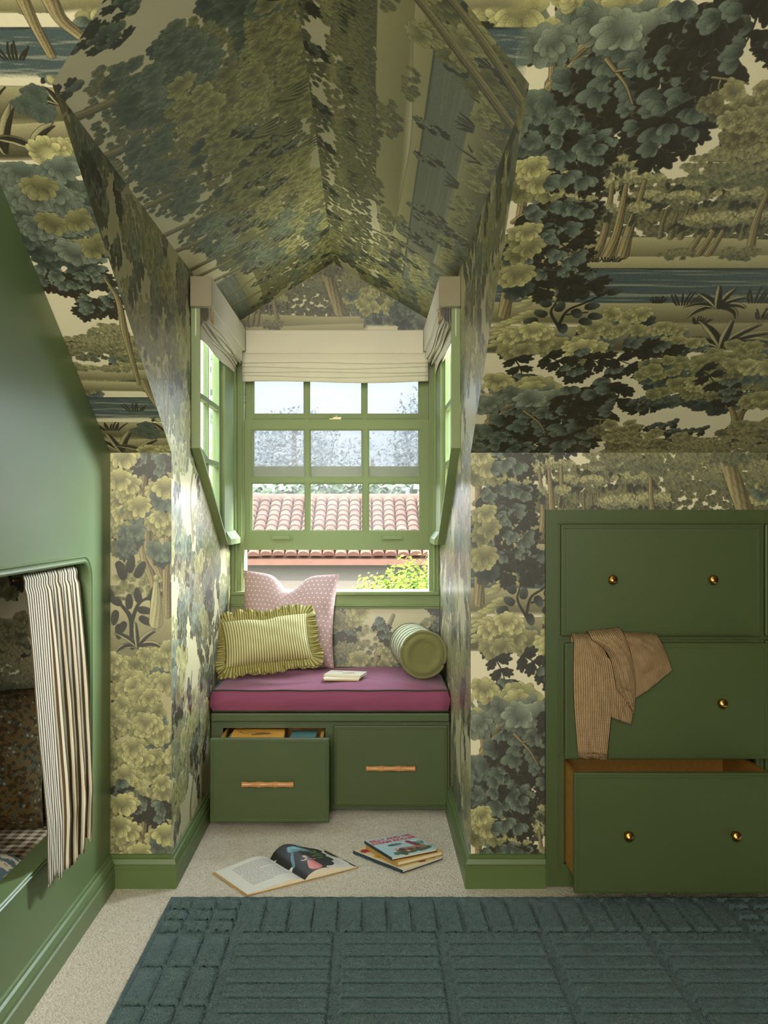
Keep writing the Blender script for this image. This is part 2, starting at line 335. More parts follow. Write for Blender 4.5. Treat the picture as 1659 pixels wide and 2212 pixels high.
    P.far(bl((1590, 1010, 90, 26), (1480, 1010, 60, 22)), .016, FT, FD)
    for px, py, a, L in ((1420, 880, -160, .08), (1460, 915, -150, .1), (1520, 930, -160, .13), (1560, 960, -165, .12), (1490, 945, -150, .1), (1620, 960, -40, .12), (1650, 950, -60, .1), (1390, 870, -150, .06)):
        P.spray(*S(px, py), a, L, .030, lit=BM * .85, nlit=.4)
    tr([(1562, 1060), (1560, 980), (1585, 930), (1600, 890), (1640, 868)], (17, 15, 12, 9, 4)); tr([(1590, 920), (1580, 885), (1560, 870)], (7, 5, 3))
    P.mass(bl((1645, 820, 40, 30), (1640, 870, 30, 16)), .036, OL * .9, OM, BD, .8)
    P.mass([(1.12, .42, .16, .06), (.98, .33, .08, .05), (1.40, .44, .1, .06), (1.52, .36, .08, .06)], .034, OL, OM, BM, .8)
    P.mass([(.9, .06, .16, .06), (1.2, .12, .1, .06), (.78, .12, .08, .05)], .026, FT * 1.05, FT * .85, FD, .9)
    P.far([(.9, 1.13, .2, .06), (1.15, .02, .2, .08)], .017, FT, FD, 1.2)
    for u, v, a, L in ((.95, .42, -40, .12), (1.06, .36, -80, .12), (1.2, .38, -60, .12), (1.38, .40, -80, .12), (.1, .45, -70, .12), (.2, .3, -80, .1)): P.spray(u, v, a, L, .04, nlit=.4)
    P.mass([(.1, .48, .12, .05), (.06, .38, .07, .06), (.16, .2, .1, .05), (.24, .08, .08, .07)], .038, OL, BM, BD, .8)
    # --- left column (as on the left-hand slope)
    off = 2.32
    L_ = lambda px, py: S(px, py, off)
    def bL(*qs):
        o = []
        for px, py, rx, ry in qs:
            u, v = L_(px, py); v2 = L_(px, py - ry)[1]; o.append((u, v, rx * sc(py), v2 - v))
        return o
    P.wash(1.33, 1.90, L_(0, 735)[1], L_(0, 545)[1], SKY)
    P.lake(1.33, 1.92, L_(0, 905)[1], L_(0, 858)[1])
    P.far(bL((250, 740, 90, 26), (180, 750, 60, 30), (300, 765, 50, 20), (230, 715, 50, 18)), .016, FT, FD * .95)
    P.hill(1.33, 1.90, L_(0, 800)[1], .010, .05, GR, GD, .3); P.far(bL((230, 795, 60, 7), (150, 790, 30, 9)), .011, FT, FD)
    P.hill(1.33, 1.90, L_(0, 822)[1], .008, .05, GR * 1.02, GD, 2.1)
    P.hill(1.33, 1.90, L_(0, 915)[1], .006, .05, GR * .95, GD * .8, 1.1); P.hill(1.33, 1.90, L_(0, 940)[1], .01, .07, GR, GD * .7, 4.)
    tr([(110, 118), (75, 55), (40, -20)], (10, 11, 14), off); tr([(170, 75), (130, 40), (100, -15)], (12, 14, 18), off)
    P.hill(1.33, 1.90, L_(0, 185)[1], .008, .09, GR * .95, GD * .75, 1.4); P.hill(1.33, 1.90, L_(0, 262)[1], .008, .1, GR, GD * .6, 3.2)
    P.tuft(*L_(240, 930), .05, 9); P.tuft(*L_(30, 130), .04, 7)
    P.agave(*L_(10, 330), .12, (100, 75, 120), .016); P.agave(*L_(70, 320), .09, (140, 60), .016); P.agave(*L_(350, 930), .05, (140, 110, 170), .01)
    for px, py in ((75, 200), (55, 225), (90, 240)): P.rosette(*L_(px, py), .03, BD, BD * 1.2, spread=170, n=9)
    P.mass(bL((140, 320, 34, 16), (110, 335, 30, 16)), .038, OL * 1.08, OL, OM, .7, aimdown=False)
    P.mass(bL((120, 390, 90, 36), (80, 460, 80, 50), (160, 450, 60, 50), (130, 520, 90, 46), (190, 550, 40, 30), (60, 410, 50, 40)), .040, BM * 1.05, BM * .85, BD, 1.0)
    P.mass(bL((110, 420, 46, 24), (150, 480, 50, 26), (175, 540, 34, 20)), .040, OM * .98, BL * .85, BM, .5)
    for px, py, a, L in ((90, 585, -80, .06), (120, 590, -75, .07), (160, 590, -70, .06), (200, 585, -60, .06), (235, 660, -150, .1), (255, 640, -120, .09), (190, 645, -100, .07), (130, 600, -60, .06)):
        P.spray(*L_(px, py), a, L, .034, lit=BM, nlit=.5)
    tr([(300, 830), (270, 720), (255, 650), (225, 600)], (4, 7, 5, 2), off)
    return P

def paint_thicket(R):
    """the paper on the narrow strip by the bunk: trunks, pale round clumps, dark shrubs"""
    P = Print(.56, 1.12, R, 5); rg = P.rng
    K = lambda px, py: ((px - 238) / 669.3, (1850 - py) / 669.3)
    P.a[:] = GR * .95
    P.far([(rg.uniform(0, .56), rg.uniform(0, 1.12), .1, .08) for i in range(14)], .02, OM * 1.1, OD * 1.15, .9)
    P.hill(-.1, .68, K(0, 1300)[1], .01, .2, GR, GD, 1.)
    def tr(pts, w): P.stroke([K(*p) for p in pts], [x / 669.3 for x in w], TL, TD)
    P.mass([K(300, 1040) + (.12, .1), K(290, 985) + (.14, .05)], .03, DK * 1.1, DK, DK, .6)
    tr([(335, 1330), (330, 1260), (310, 1200), (305, 1120), (310, 985)], (10, 8, 9, 9, 8)); tr([(345, 1240), (320, 1190), (318, 1120), (330, 1000)], (9, 9, 7, 5)); tr([(362, 1330), (358, 1240), (362, 1160)], (8, 8, 7))
    tr([(300, 1060), (280, 1010)], (7, 5)); tr([(425, 1330), (430, 1150), (425, 985)], (12, 10, 8))
    b = lambda *q: [K(x, y) + (rx / 669.3, ry / 669.3) for x, y, rx, ry in q]
    P.mass(b((270, 1090, 36, 30), (256, 1130, 24, 30), (352, 1060, 26, 26), (352, 1130, 28, 30), (255, 1020, 24, 24), (470, 1080, 50, 50)), .036, OL * 1.02, OL * .9, OM, .8)
    P.mass(b((296, 1150, 26, 22), (262, 1180, 22, 16), (350, 1195, 20, 16), (470, 1160, 40, 26)), .034, BM, BM * .9, BD, .8)
    for px, py, a in ((252, 1215, -60), (278, 1240, 80), (292, 1250, 60), (268, 1255, 110)): P.lobe(*K(px, py), a, .06, .014, DK, DK * 1.2)
    P.stroke([K(285, 1400), K(282, 1340), K(262, 1310), K(244, 1290)], (.008, .007, .004, .002), DK, DK); P.stroke([K(283, 1345), K(300, 1305), K(330, 1290)], (.006, .004, .002), DK, DK)
    for px, py, a in ((262, 1308, 150), (250, 1320, -100), (300, 1305, 100), (318, 1295, 20), (296, 1318, -10), (270, 1345, -120), (244, 1290, 140), (326, 1290, 60), (278, 1318, 90), (256, 1350, -90), (300, 1335, -30)):
        P.lobe(*K(px, py), a, .05, .012, DK, DK * 1.2)
    P.agave(*K(296, 1400), .08, (160, 130, 95, 60, 30), .011); P.agave(*K(450, 1400), .09, (160, 130, 95, 60, 30), .011)
    P.stroke([K(336, 1345), K(337, 1300), K(336, 1262)], (.022, .017, .008), GR * 1.1, GD)      # a small robed garden statue
    P.lobe(*K(336, 1258), 90, .022, .008, GD, GR * 1.1)
    P.mass(b((280, 1440, 60, 30), (340, 1430, 50, 36), (260, 1500, 40, 30), (330, 1490, 60, 36), (300, 1540, 70, 40), (270, 1590, 50, 36), (340, 1580, 50, 40), (290, 1650, 70, 40), (350, 1650, 50, 40), (260, 1700, 40, 30), (340, 1710, 60, 30), (470, 1480, 70, 60), (470, 1600, 70, 60), (470, 1690, 70, 40)), .037, OL * .98, OM * 1.08, BM, .8)
    for px, py, a, L in ((262, 1700, -80, .06), (300, 1725, -80, .06), (340, 1735, -80, .07), (280, 1715, -100, .06), (440, 1725, -80, .07)): P.spray(*K(px, py), a, L, .04, lit=BM, nlit=.5)
    P.mass(b((258, 1745, 26, 22), (262, 1800, 20, 22), (352, 1815, 26, 20), (290, 1845, 34, 14), (450, 1810, 50, 30)), .040, OL * 1.02, OL * .9, BM, .7)
    return P

def paint_canopy(R):
    """dense leafy stretch of the same paper: boughs, clumps, slits of pale sky"""
    P = Print(1.6, 1.12, R, 21); rg = P.rng
    P.a[:] = SKY * .6 + FT * .4
    P.far([(rg.uniform(0, 1.6), rg.uniform(0, 1.12), .14, .08) for i in range(16)], .018, FT, FD, .9)
    P.far([(rg.uniform(0, 1.6), rg.uniform(0, 1.12), .16, .10) for i in range(20)], .020, FT * 1.04, FD * 1.1, .9)
    for i in range(7):
        x, y = rg.uniform(0, 1.6), rg.uniform(0, 1.0)
        P.stroke([(x, y), (x + rg.uniform(-.05, .05), y + .16), (x + rg.uniform(-.1, .1), y + .32)], (.018, .014, .008), TL, TD)
    for i in range(64):
        u, v = (i * .618 % 1) * 1.6, rg.uniform(0, 1.12)
        P.spray(u, v, rg.uniform(-150, -30), rg.uniform(.09, .16), .042, lit=BM, nlit=.4)
        if i % 3: P.mass([(u, v + .06, .09, .05)], .036, *((OL, OL * .9, OM) if i % 3 == 1 else (BL, BM, BD)), dens=.9)
    P.mass([(rg.uniform(0, 1.6), rg.uniform(0, 1.12), .07, .045) for i in range(9)], .044, OL * 1.03, OL * .92, OM, .8)
    return P

def paint_dormer_left(R):
    P = Print(3.2, .62, R, 31); rg = P.rng
    m = lambda bl, lf, a, b, c, d=.9: P.mass(bl, lf, a * 1.08, b * 1.12, c * 1.25, d, base=C3(78, 80, 58))
    P.far([(1.1, .1, .5, .1), (2.4, .2, .5, .1)], .02, FT, FD, .8)
    P.far([(.8 + .09 * i, rg.uniform(.1, .55), .17, .11) for i in range(27)], .021, FT * .98, FD, 1.0)
    P.lake(2.35, 3.15, .02, .13, .5); P.hill(2.3, 3.2, .20, .01, .08, GR * 1.1, GD * 1.1, 1.)
    for x, l in ((.72, .30), (.95, .22), (1.35, .34), (1.62, .3), (1.8, .24), (2.05, .34), (2.16, .3), (2.3, .42), (2.75, .3)):
        P.stroke([(x, -.01), (x + .05, l * .5), (x - .06 + rg.uniform(0, .2), l)], (.018, .013, .007), TL, TD)
    m([(.78, .14, .14, .05), (1.1, .10, .14, .06), (1.45, .12, .12, .05)], .034, BM, BM * .9, BD)
    m([(1.9, .14, .2, .07), (2.3, .24, .2, .07)], .032, BL, BM, BD, .7)
    for x, y, a in ((.50, .06, 200), (.55, .12, 190), (.48, .2, 200), (.42, .27, 190), (.56, .17, 215), (.35, .4, 190), (.2, .5, 200), (.62, .03, 240), (.3, .33, 200)): P.spray(x, y, a, .11, .036, lit=BM, nlit=.4)
    m([(.82, .16, .11, .07), (.74, .27, .12, .07), (.62, .42, .13, .06), (.92, .3, .12, .08)], .038, BM * 1.05, BM * .9, BD)
    m([(.74, .47, .18, .06), (.5, .55, .14, .04), (.95, .42, .12, .06)], .040, OM * 1.15, BM, BD)
    m([(.95, .24, .14, .07), (1.05, .36, .16, .08), (.88, .5, .16, .07), (1.25, .5, .16, .07)], .040, OL * .96, OL * .82, OM)
    m([(1.3, .28, .14, .08), (1.5, .4, .14, .08), (1.65, .27, .14, .07)], .040, OM * 1.1, OM, BD)
    for x, y in ((1.2, .54), (1.32, .44), (1.4, .5), (.7, .56), (1.6, .55)):
        for q in range(5): P.blade(x, y - .08, 130 - q * 22, .10, .010, -60 + q * 20, OL, DK)
    m([(1.75, .45, .16, .09), (1.95, .33, .14, .07), (2.0, .5, .16, .07)], .038, OL * 1.05, OL * .95, OM)
    m([(2.2, .42, .16, .08), (2.4, .52, .18, .06), (2.5, .36, .14, .07)], .034, OL * 1.08, BL, BM, .8)
    m([(2.75, .48, .18, .07), (2.95, .4, .14, .06)], .032, OL * 1.05, BL, BM, .7)
    for i in range(16): P.spray(1.3 + i * .115, .2 + .3 * rg.random(), rg.uniform(-150, -40), .1, .032, lit=BL, nlit=.5)
    P.stroke([(2.62, .0), (2.56, .3), (2.50, .60)], (.010, .008, .006), TL, TD)
    m([(2.9, .56, .2, .03), (2.6, .57, .12, .03)], .034, OL, OM, BD)
    return P

def paint_dormer_right(R):
    P = Print(3.2, .62, R, 32); rg = P.rng
    P.far([(1.2, .42, .7, .09), (2.2, .45, .7, .08), (.5, .44, .4, .1)], .02, FT * .98, FD * 1.02, 1.1)
    P.far([(.2 + .17 * i, .60 - .03 * (i % 2), .13, .06) for i in range(18)], .02, FT * .95, FD, .9)
    for x in (1.0, 1.07, 1.3, 1.38, 1.75, 1.83, 2.3, 2.38): P.stroke([(x, .3), (x + .02, .38), (x + .05, .46)], (.014, .010, .007), FT, C3(90, 86, 62))
    for x in (1.05, 1.35, 1.8, 2.35, .7): P.willow(x, .46, .10, .05)
    P.hill(-.1, 3.3, .345, .04, .10, GR * 1.05, GD * 1.3, 1.)
    P.far([(rg.uniform(0, 3.2), rg.uniform(.30, .40), .13, .035) for i in range(16)], .02, FT * .98, FD * 1.05, .9)
    P.hill(-.1, 3.3, .27, .03, .08, GR * 1.08, GD * 1.35, 3.)
    P.far([(rg.uniform(0, 3.2), rg.uniform(.23, .27), .09, .02) for i in range(14)], .017, FT, FD * 1.05, .9)
    P.lake(-.1, 3.3, .09, .215, .75); P.hill(-.1, 3.3, .10, .010, .11, GR, GD * .85, 2.)
    for x in (.6, .9, 1.3, 1.7, 2.2): P.tuft(x, .085, .05, 8); P.agave(x + .16, .03, .08, (150, 120, 95, 65, 35), .012)
    P.mass([(1.9, .05, .2, .05), (2.4, .12, .24, .08), (2.8, .2, .2, .1), (2.75, .06, .2, .06)], .032, OL * 1.04, BL, BM, .9)
    P.mass([(2.5, .3, .2, .06), (2.9, .36, .16, .08), (2.7, .5, .2, .06)], .034, OL, BM, BD, .8)
    for x, y, a in ((2.0, .22, -60), (2.15, .28, -80), (2.3, .25, -60), (2.6, .4, -80), (1.7, .1, -60), (2.9, .5, -70)): P.spray(x, y, a, .12, .036, nlit=.5)
    P.mass([(.55, .10, .16, .06), (.35, .2, .14, .08), (.2, .34, .14, .08), (.62, .2, .08, .06), (.1, .5, .12, .08)], .042, OL * .98, OM, BD, .95)
    for x, y, a in ((.1, .56, -20), (.25, .57, -30), (.4, .57, -60), (.55, .56, -100), (.75, .57, -50), (1.0, .57, -90), (1.3, .57, -60), (1.6, .57, -70), (2.0, .57, -60), (2.3, .57, -80)): P.spray(x, y + .02, a, .10, .036, lit=BM, nlit=.35)
    P.mass([(1.1, .03, .16, .035), (1.5, .05, .12, .03), (.8, .05, .1, .04)], .032, OL, OM, BM, .9)
    for i in range(12): P.spray(rg.uniform(.8, 2.2), rg.uniform(.12, .3), rg.uniform(-120, -30), .09, .03, lit=BL, nlit=.5)
    P.stroke([(.78, .0), (.62, .14), (.46, .3), (.22, .60)], (.018, .016, .013, .008), TL, TD); P.stroke([(.66, -.01), (.5, .12), (.3, .32), (.02, .5)], (.015, .014, .012, .008), TL, TD)
    P.stroke([(2.2, .0), (2.14, .2), (2.2, .4)], (.012, .010, .006), TL, TD)
    return P
# ---------------------------------------------------------------- helpers
def lin(c): 
    c = c / 255.0
    return c / 12.92 if c <= .04045 else ((c + .055) / 1.055) ** 2.4
def rgb(r, g, b): return (lin(r), lin(g), lin(b), 1)

class Nodes:
    def __init__(self, name):
        self.m = bpy.data.materials.new(name); self.m.use_nodes = True
        self.n, self.l = self.m.node_tree.nodes, self.m.node_tree.links
        self.b = self.n['Principled BSDF']
        self.out = self.n['Material Output']
    def new(self, t, **kw):
        x = self.n.new('ShaderNode' + t)
        for k, v in kw.items(): setattr(x, k, v)
        return x
    def link(self, a, b): self.l.new(a, b)
    def coord(self, kind='Object', scale=None):
        t = self.new('TexCoord'); o = t.outputs[kind]
        if scale is not None:
            mp = self.new('Mapping'); mp.inputs['Scale'].default_value = scale if hasattr(scale, '__len__') else (scale,) * 3
            self.link(o, mp.inputs[0]); o = mp.outputs[0]
        return o
    def noise(self, scale, detail=3, co=None):
        t = self.new('TexNoise'); t.inputs['Scale'].default_value = scale; t.inputs['Detail'].default_value = detail
        self.link(co if co is not None else self.coord(), t.inputs['Vector']); return t.outputs['Fac']
    def math(self, op, a, b=None):
        t = self.new('Math', operation=op)
        for i, x in enumerate((a, b)):
            if x is None: continue
            if isinstance(x, (int, float)): t.inputs[i].default_value = x
            else: self.link(x, t.inputs[i])
        return t.outputs[0]
    def mix(self, fac, a, b, mode='MIX'):
        t = self.new('Mix', data_type='RGBA', blend_type=mode)
        for i, x in ((0, fac), (6, a), (7, b)):
            if isinstance(x, (int, float, tuple)): t.inputs[i].default_value = x
            else: self.link(x, t.inputs[i])
        return t.outputs[2]
    def ramp(self, fac, p0, p1, c0=(0, 0, 0, 1), c1=(1, 1, 1, 1)):
        t = self.new('ValToRGB'); e = t.color_ramp.elements
        e[0].position, e[1].position = p0, p1; e[0].color, e[1].color = c0, c1
        self.link(fac, t.inputs[0]); return t.outputs[0]
    def bump(self, h, strength=.3, dist=.002):
        t = self.new('Bump'); t.inputs['Strength'].default_value = strength; t.inputs['Distance'].default_value = dist
        self.link(h, t.inputs['Height']); self.link(t.outputs[0], self.b.inputs['Normal'])
    def color(self, c):
        if isinstance(c, tuple): self.b.inputs['Base Color'].default_value = c
        else: self.link(c, self.b.inputs['Base Color'])
    def rough(self, r, spec=.5):
        if isinstance(r, (int, float)): self.b.inputs['Roughness'].default_value = r
        else: self.link(r, self.b.inputs['Roughness'])
        self.b.inputs['Specular IOR Level'].default_value = spec

def paint_mat(name, c, rough=.38, spec=.5, var=.06, scale=6):
    N = Nodes(name); n = N.noise(scale, 4)
    lo = tuple(x * (1 - var) for x in c[:3]) + (1,); hi = tuple(min(1, x * (1 + var)) for x in c[:3]) + (1,)
    N.color(N.mix(n, lo, hi)); N.rough(rough, spec); N.bump(N.noise(420, 2), .10, .0006)
    return N.m
def cloth_mat(name, c, var=.12, weave=900, rough=.85, bump=.35, sheen=.15, spec=.2):
    N = Nodes(name); n = N.noise(9, 3); f = N.noise(weave, 2)
    lo = tuple(x * (1 - var) for x in c[:3]) + (1,); hi = tuple(min(1, x * (1 + var)) for x in c[:3]) + (1,)
    N.color(N.mix(N.math('ADD', N.math('MULTIPLY', n, .5), N.math('MULTIPLY', f, .5)), lo, hi)); N.rough(rough, spec)
    N.b.inputs['Sheen Weight'].default_value = sheen
    N.bump(f, bump, .0008); return N.m
def wood_mat(name, c0, c1, scale=(60, 6, 60), rough=.45):
    N = Nodes(name); n = N.noise(1.6, 5, N.coord(scale=scale)); N.color(N.mix(n, c0, c1)); N.rough(rough); N.bump(n, .12, .0006); return N.m
def plain_mat(name, c, rough=.5, metal=0., spec=.5):
    N = Nodes(name); n = N.noise(30, 3)
    N.color(N.mix(n, tuple(x * .92 for x in c[:3]) + (1,), tuple(min(1, x * 1.06) for x in c[:3]) + (1,))); N.rough(rough, spec); N.b.inputs['Metallic'].default_value = metal
    return N.m

def tag(o, label=None, cat=None, group=None, kind=None):
    if label: o['label'] = label
    if cat: o['category'] = cat
    if group: o['group'] = group
    if kind: o['kind'] = kind
    return o
def thing(name, label, cat, loc=(0, 0, 0), rot=(0, 0, 0), group=None):
    o = bpy.data.objects.new(name, None); COL.objects.link(o); o.empty_display_size = .05
    o.location = loc; o.rotation_euler = rot
    return tag(o, label, cat, group)
def base_of(p):
    v = Vector((0, 0, 0))
    while p is not None: v = v + Vector(p.location); p = p.parent
    return v
def mesh(name, V, F, mat, parent=None, uv=None, smooth=False, world=True, mats=None, fmat=None):
    """one mesh object; V in world metres (taken down to the parent) or, with world=False, in the parent's frame"""
    me = bpy.data.meshes.new(name)
    off = base_of(parent) if (parent is not None and world) else Vector((0, 0, 0))
    me.from_pydata([tuple(Vector(v) - off) for v in V], [], [tuple(f) for f in F])
    if uv is not None:
        ul = me.uv_layers.new(name='UVMap').data
        if callable(uv):
            co = [uv(Vector(v)) for v in V]
        else: co = uv
        for lp in me.loops: ul[lp.index].uv = co[lp.vertex_index]
    for m in (mats or [mat]): me.materials.append(m)
    if fmat:
        for p, i in zip(me.polygons, fmat): p.material_index = i
    if smooth: me.polygons.foreach_set('use_smooth', [True] * len(me.polygons))
    me.update()
    o = bpy.data.objects.new(name, me); COL.objects.link(o); o.parent = parent
    return o
def from_bm(name, bm, mat, parent=None, uv=None, smooth=False, world=True, mats=None):
    bm.verts.ensure_lookup_table(); bm.verts.index_update()
    V = [v.co.copy() for v in bm.verts]; F = [[v.index for v in f.verts] for f in bm.faces]; fm = [f.material_index for f in bm.faces]
    bm.free()
    return mesh(name, V, F, mat, parent, uv, smooth, world, mats, fm if mats else None)
def bm_box(bm, x0, x1, y0, y1, z0, z1, bev=0., seg=2, M=None):
    r = bmesh.ops.create_cube(bm, size=1.0)['verts']
    for v in r:
        v.co = Vector((x0 + (v.co.x + .5) * (x1 - x0), y0 + (v.co.y + .5) * (y1 - y0), z0 + (v.co.z + .5) * (z1 - z0)))
    if bev > 0:
        es = list({e for v in r for e in v.link_edges})
        out = bmesh.ops.bevel(bm, geom=es, offset=bev, segments=seg, profile=.5, affect='EDGES')
        r = list({v for f in out['faces'] for v in f.verts} | {v for v in r if v.is_valid})
    if M is not None:
        for v in r: v.co = M @ v.co
    return r
def box(name, b, mat, parent=None, bev=.0, seg=2, world=True, uv=None, M=None):
    bm = bmesh.new(); bm_box(bm, *b, bev=bev, seg=seg, M=M); return from_bm(name, bm, mat, parent, uv=uv, world=world)
def boxes(name, bs, mat, parent=None, bev=.0, seg=2, world=True):
    bm = bmesh.new()
    for b in bs: bm_box(bm, *b, bev=bev, seg=seg)
    return from_bm(name, bm, mat, parent, world=world)
def plate_bm(outer, holes, to3, vec):
    """a flat plate with openings: 2-D outlines -> to3(a, b) -> pushed along vec"""
    bm = bmesh.new(); es = []
    for loop in [outer] + list(holes):
        vs_ = [bm.verts.new(to3(*p)) for p in loop]
        es += [bm.edges.new((vs_[i], vs_[(i + 1) % len(vs_)])) for i in range(len(vs_))]
    bmesh.ops.triangle_fill(bm, use_beauty=True, use_dissolve=False, edges=es)
    bmesh.ops.recalc_face_normals(bm, faces=bm.faces[:])
    r = bmesh.ops.extrude_face_region(bm, geom=bm.faces[:])
    for v in [g for g in r['geom'] if isinstance(g, bmesh.types.BMVert)]: v.co += Vector(vec)
    bmesh.ops.recalc_face_normals(bm, faces=bm.faces[:])
    return bm
def grid(name, fn, nu, nv, mat, parent=None, world=True, smooth=True, wrapu=False, uvs=True, thick=0.):
    V = []; UV = []; F = []
    for j in range(nv + 1):
        for i in range(nu + (0 if wrapu else 1)):
            V.append(fn(i / nu, j / nv)); UV.append((i / nu, j / nv))
    w = nu if wrapu else nu + 1
    for j in range(nv):
        for i in range(nu):
            a, b = j * w + i, j * w + (i + 1) % w
            F.append((a, b, b + w, a + w))
    o = mesh(name, V, F, mat, parent, UV if uvs else None, smooth, world)
    if thick:
        m = o.modifiers.new('thickness', 'SOLIDIFY'); m.thickness = thick; m.offset = 0
    return o
def sweep(name, prof, path, mat, parent=None, closed=False, world=True, frame=None, smooth=False):
    """profile points (a, b) carried along a path; frame(i) -> (A, B) unit vectors at path point i"""
    V = []; F = []; n = len(prof)
    for i, p in enumerate(path):
        A, B = frame(i)
        for a, b in prof: V.append(Vector(p) + Vector(A) * a + Vector(B) * b)
    m = len(path)
    for i in range(m if closed else m - 1):
        for k in range(n):
            a, b = i * n + k, i * n + (k + 1) % n; c, d = ((i + 1) % m) * n + (k + 1) % n, ((i + 1) % m) * n + k
            F.append((a, b, c, d))
    if not closed: F += [tuple(range(n))[::-1], tuple(range((m - 1) * n, m * n))]
    bm = bmesh.new(); vs_ = [bm.verts.new(v) for v in V]
    for f in F:
        try: bm.faces.new([vs_[i] for i in f])
        except ValueError: pass
    bmesh.ops.recalc_face_normals(bm, faces=bm.faces[:])
    return from_bm(name, bm, mat, parent, world=world, smooth=smooth)
def tube(name, pts, r, mat, parent=None, world=True, n=8, closed=False):
    pts = [Vector(p) for p in pts]; m = len(pts); rr = r if hasattr(r, '__len__') else [r] * m
    def fr(i):
        d = (pts[(i + 1) % m] - pts[i - 1]) if closed else (pts[min(i + 1, m - 1)] - pts[max(i - 1, 0)])
        d.normalize(); u = Vector((0, 0, 1)) if abs(d.z) < .9 else Vector((1, 0, 0))
        A = d.cross(u).normalized(); return A, A.cross(d).normalized()
    V = []; F = []
    for i, p in enumerate(pts):
        A, B = fr(i)
        for k in range(n):
            t = 2 * math.pi * k / n; V.append(p + (A * math.cos(t) + B * math.sin(t)) * rr[i])
    for i in range(m if closed else m - 1):
        for k in range(n):
            F.append((i * n + k, i * n + (k + 1) % n, ((i + 1) % m) * n + (k + 1) % n, ((i + 1) % m) * n + k))
    if not closed: F += [tuple(range(n))[::-1], tuple(range((m - 1) * n, m * n))]
    return mesh(name, V, F, mat, parent, None, True, world)
def lathe(name, prof, origin, axis, mat, parent=None, n=20, world=True, smooth=True):
    """profile (distance along axis, radius)"""
    ax = Vector(axis).normalized(); u = ax.orthogonal().normalized(); w = ax.cross(u); V = []; F = []
    for d, r in prof:
        for k in range(n):
            t = 2 * math.pi * k / n; V.append(Vector(origin) + ax * d + (u * math.cos(t) + w * math.sin(t)) * r)
    for i in range(len(prof) - 1):
        for k in range(n): F.append((i * n + k, i * n + (k + 1) % n, (i + 1) * n + (k + 1) % n, (i + 1) * n + k))
    F += [tuple(range(n))[::-1], tuple(range((len(prof) - 1) * n, len(prof) * n))]
    return mesh(name, V, F, mat, parent, None, smooth, world)
def copy_tree(o, parent=None):
    c = o.copy(); COL.objects.link(c); c.parent = parent
    for ch in list(o.children): copy_tree(ch, c)
    return c
def fbm(x, y, s=0):                                                  # cheap smooth wobble
    return (math.sin(x * 1.7 + s) * math.cos(y * 2.3 - s * 1.3) + .5 * math.sin(x * 4.1 - y * 2.9 + s * 2.1) + .25 * math.sin(x * 9.3 + y * 7.7 + s * .7)) / 1.75
def lerp(a, b, t): return a + (b - a) * t
def poly_at(pts, t):
    x = t * (len(pts) - 1); i = min(int(x), len(pts) - 2); f = x - i
    return Vector(pts[i]).lerp(Vector(pts[i + 1]), f)
def smooth_at(pts, t):
    P = [Vector(p) for p in pts]; P = [P[0] * 2 - P[1]] + P + [P[-1] * 2 - P[-2]]
    x = t * (len(pts) - 1); i = min(int(x), len(pts) - 2); s = x - i; p0, p1, p2, p3 = P[i:i + 4]
    return (p1 * 2 + (p2 - p0) * s + (p0 * 2 - p1 * 5 + p2 * 4 - p3) * s ** 2 + (p1 * 3 - p0 - p2 * 3 + p3) * s ** 3) * .5
def text_mesh(name, txt, size, mat, parent, M, extrude=.0003, align='CENTER', bold=0.):
    cu = bpy.data.curves.new(name, 'FONT'); cu.body = txt; cu.size = size; cu.align_x = align; cu.extrude = extrude; cu.offset = bold; cu.resolution_u = 3
    t = bpy.data.objects.new(name, cu); COL.objects.link(t)
    dg = bpy.context.evaluated_depsgraph_get(); me = bpy.data.meshes.new_from_object(t.evaluated_get(dg))
    bpy.data.objects.remove(t); me.transform(M); me.materials.clear(); me.materials.append(mat)
    o = bpy.data.objects.new(name, me); COL.objects.link(o); o.parent = parent; return o
def image_of(P, name):
    a = np.ones((P.H, P.W, 4), np.float32); a[..., :3] = np.clip(P.a, 0, 1)
    im = bpy.data.images.new(name, P.W, P.H, alpha=False); im.pixels.foreach_set(a.ravel()); im.update(); im.pack()
    return im
def print_mat(name, im, rough=.5, spec=.4, weave=700, bump=.15, ext='REPEAT', tint=None):
    N = Nodes(name); t = N.new('TexImage', image=im, extension=ext, interpolation='Cubic')
    N.link(N.coord('UV'), t.inputs['Vector'])
    f = N.noise(weave, 2); c = N.mix(.35, t.outputs['Color'], N.ramp(f, .2, .8, (.6, .6, .6, 1), (1, 1, 1, 1)), 'MULTIPLY')
    if tint: c = N.mix(1.0, c, tint, 'MULTIPLY')
    N.color(c); N.rough(rough, spec)
    if bump: N.bump(f, bump, .0005)
    return N.m

# ---------------------------------------------------------------- key measures (metres)
XL, XR = -.633, .333                    # dormer cheeks
YF = 4.475                              # dormer front wall
EAVE, RIDGE, XRD = 2.077, 2.37, -.159   # dormer ceiling
def roof_z(y): return KNEE + PITCH * (Y0 - y)
def roof_y(z): return Y0 - (z - KNEE) / PITCH
def at(px, py, Y): return Vector(((px - VX) / F_PX * Y, Y, 1.2 - (py - VY) / F_PX * Y))   # a picture point at depth Y
SL = math.sqrt(1 + PITCH ** 2)
FLAT = 2.72; YFL = roof_y(FLAT); YB = -1.7; XW = 2.6; XB = -.83

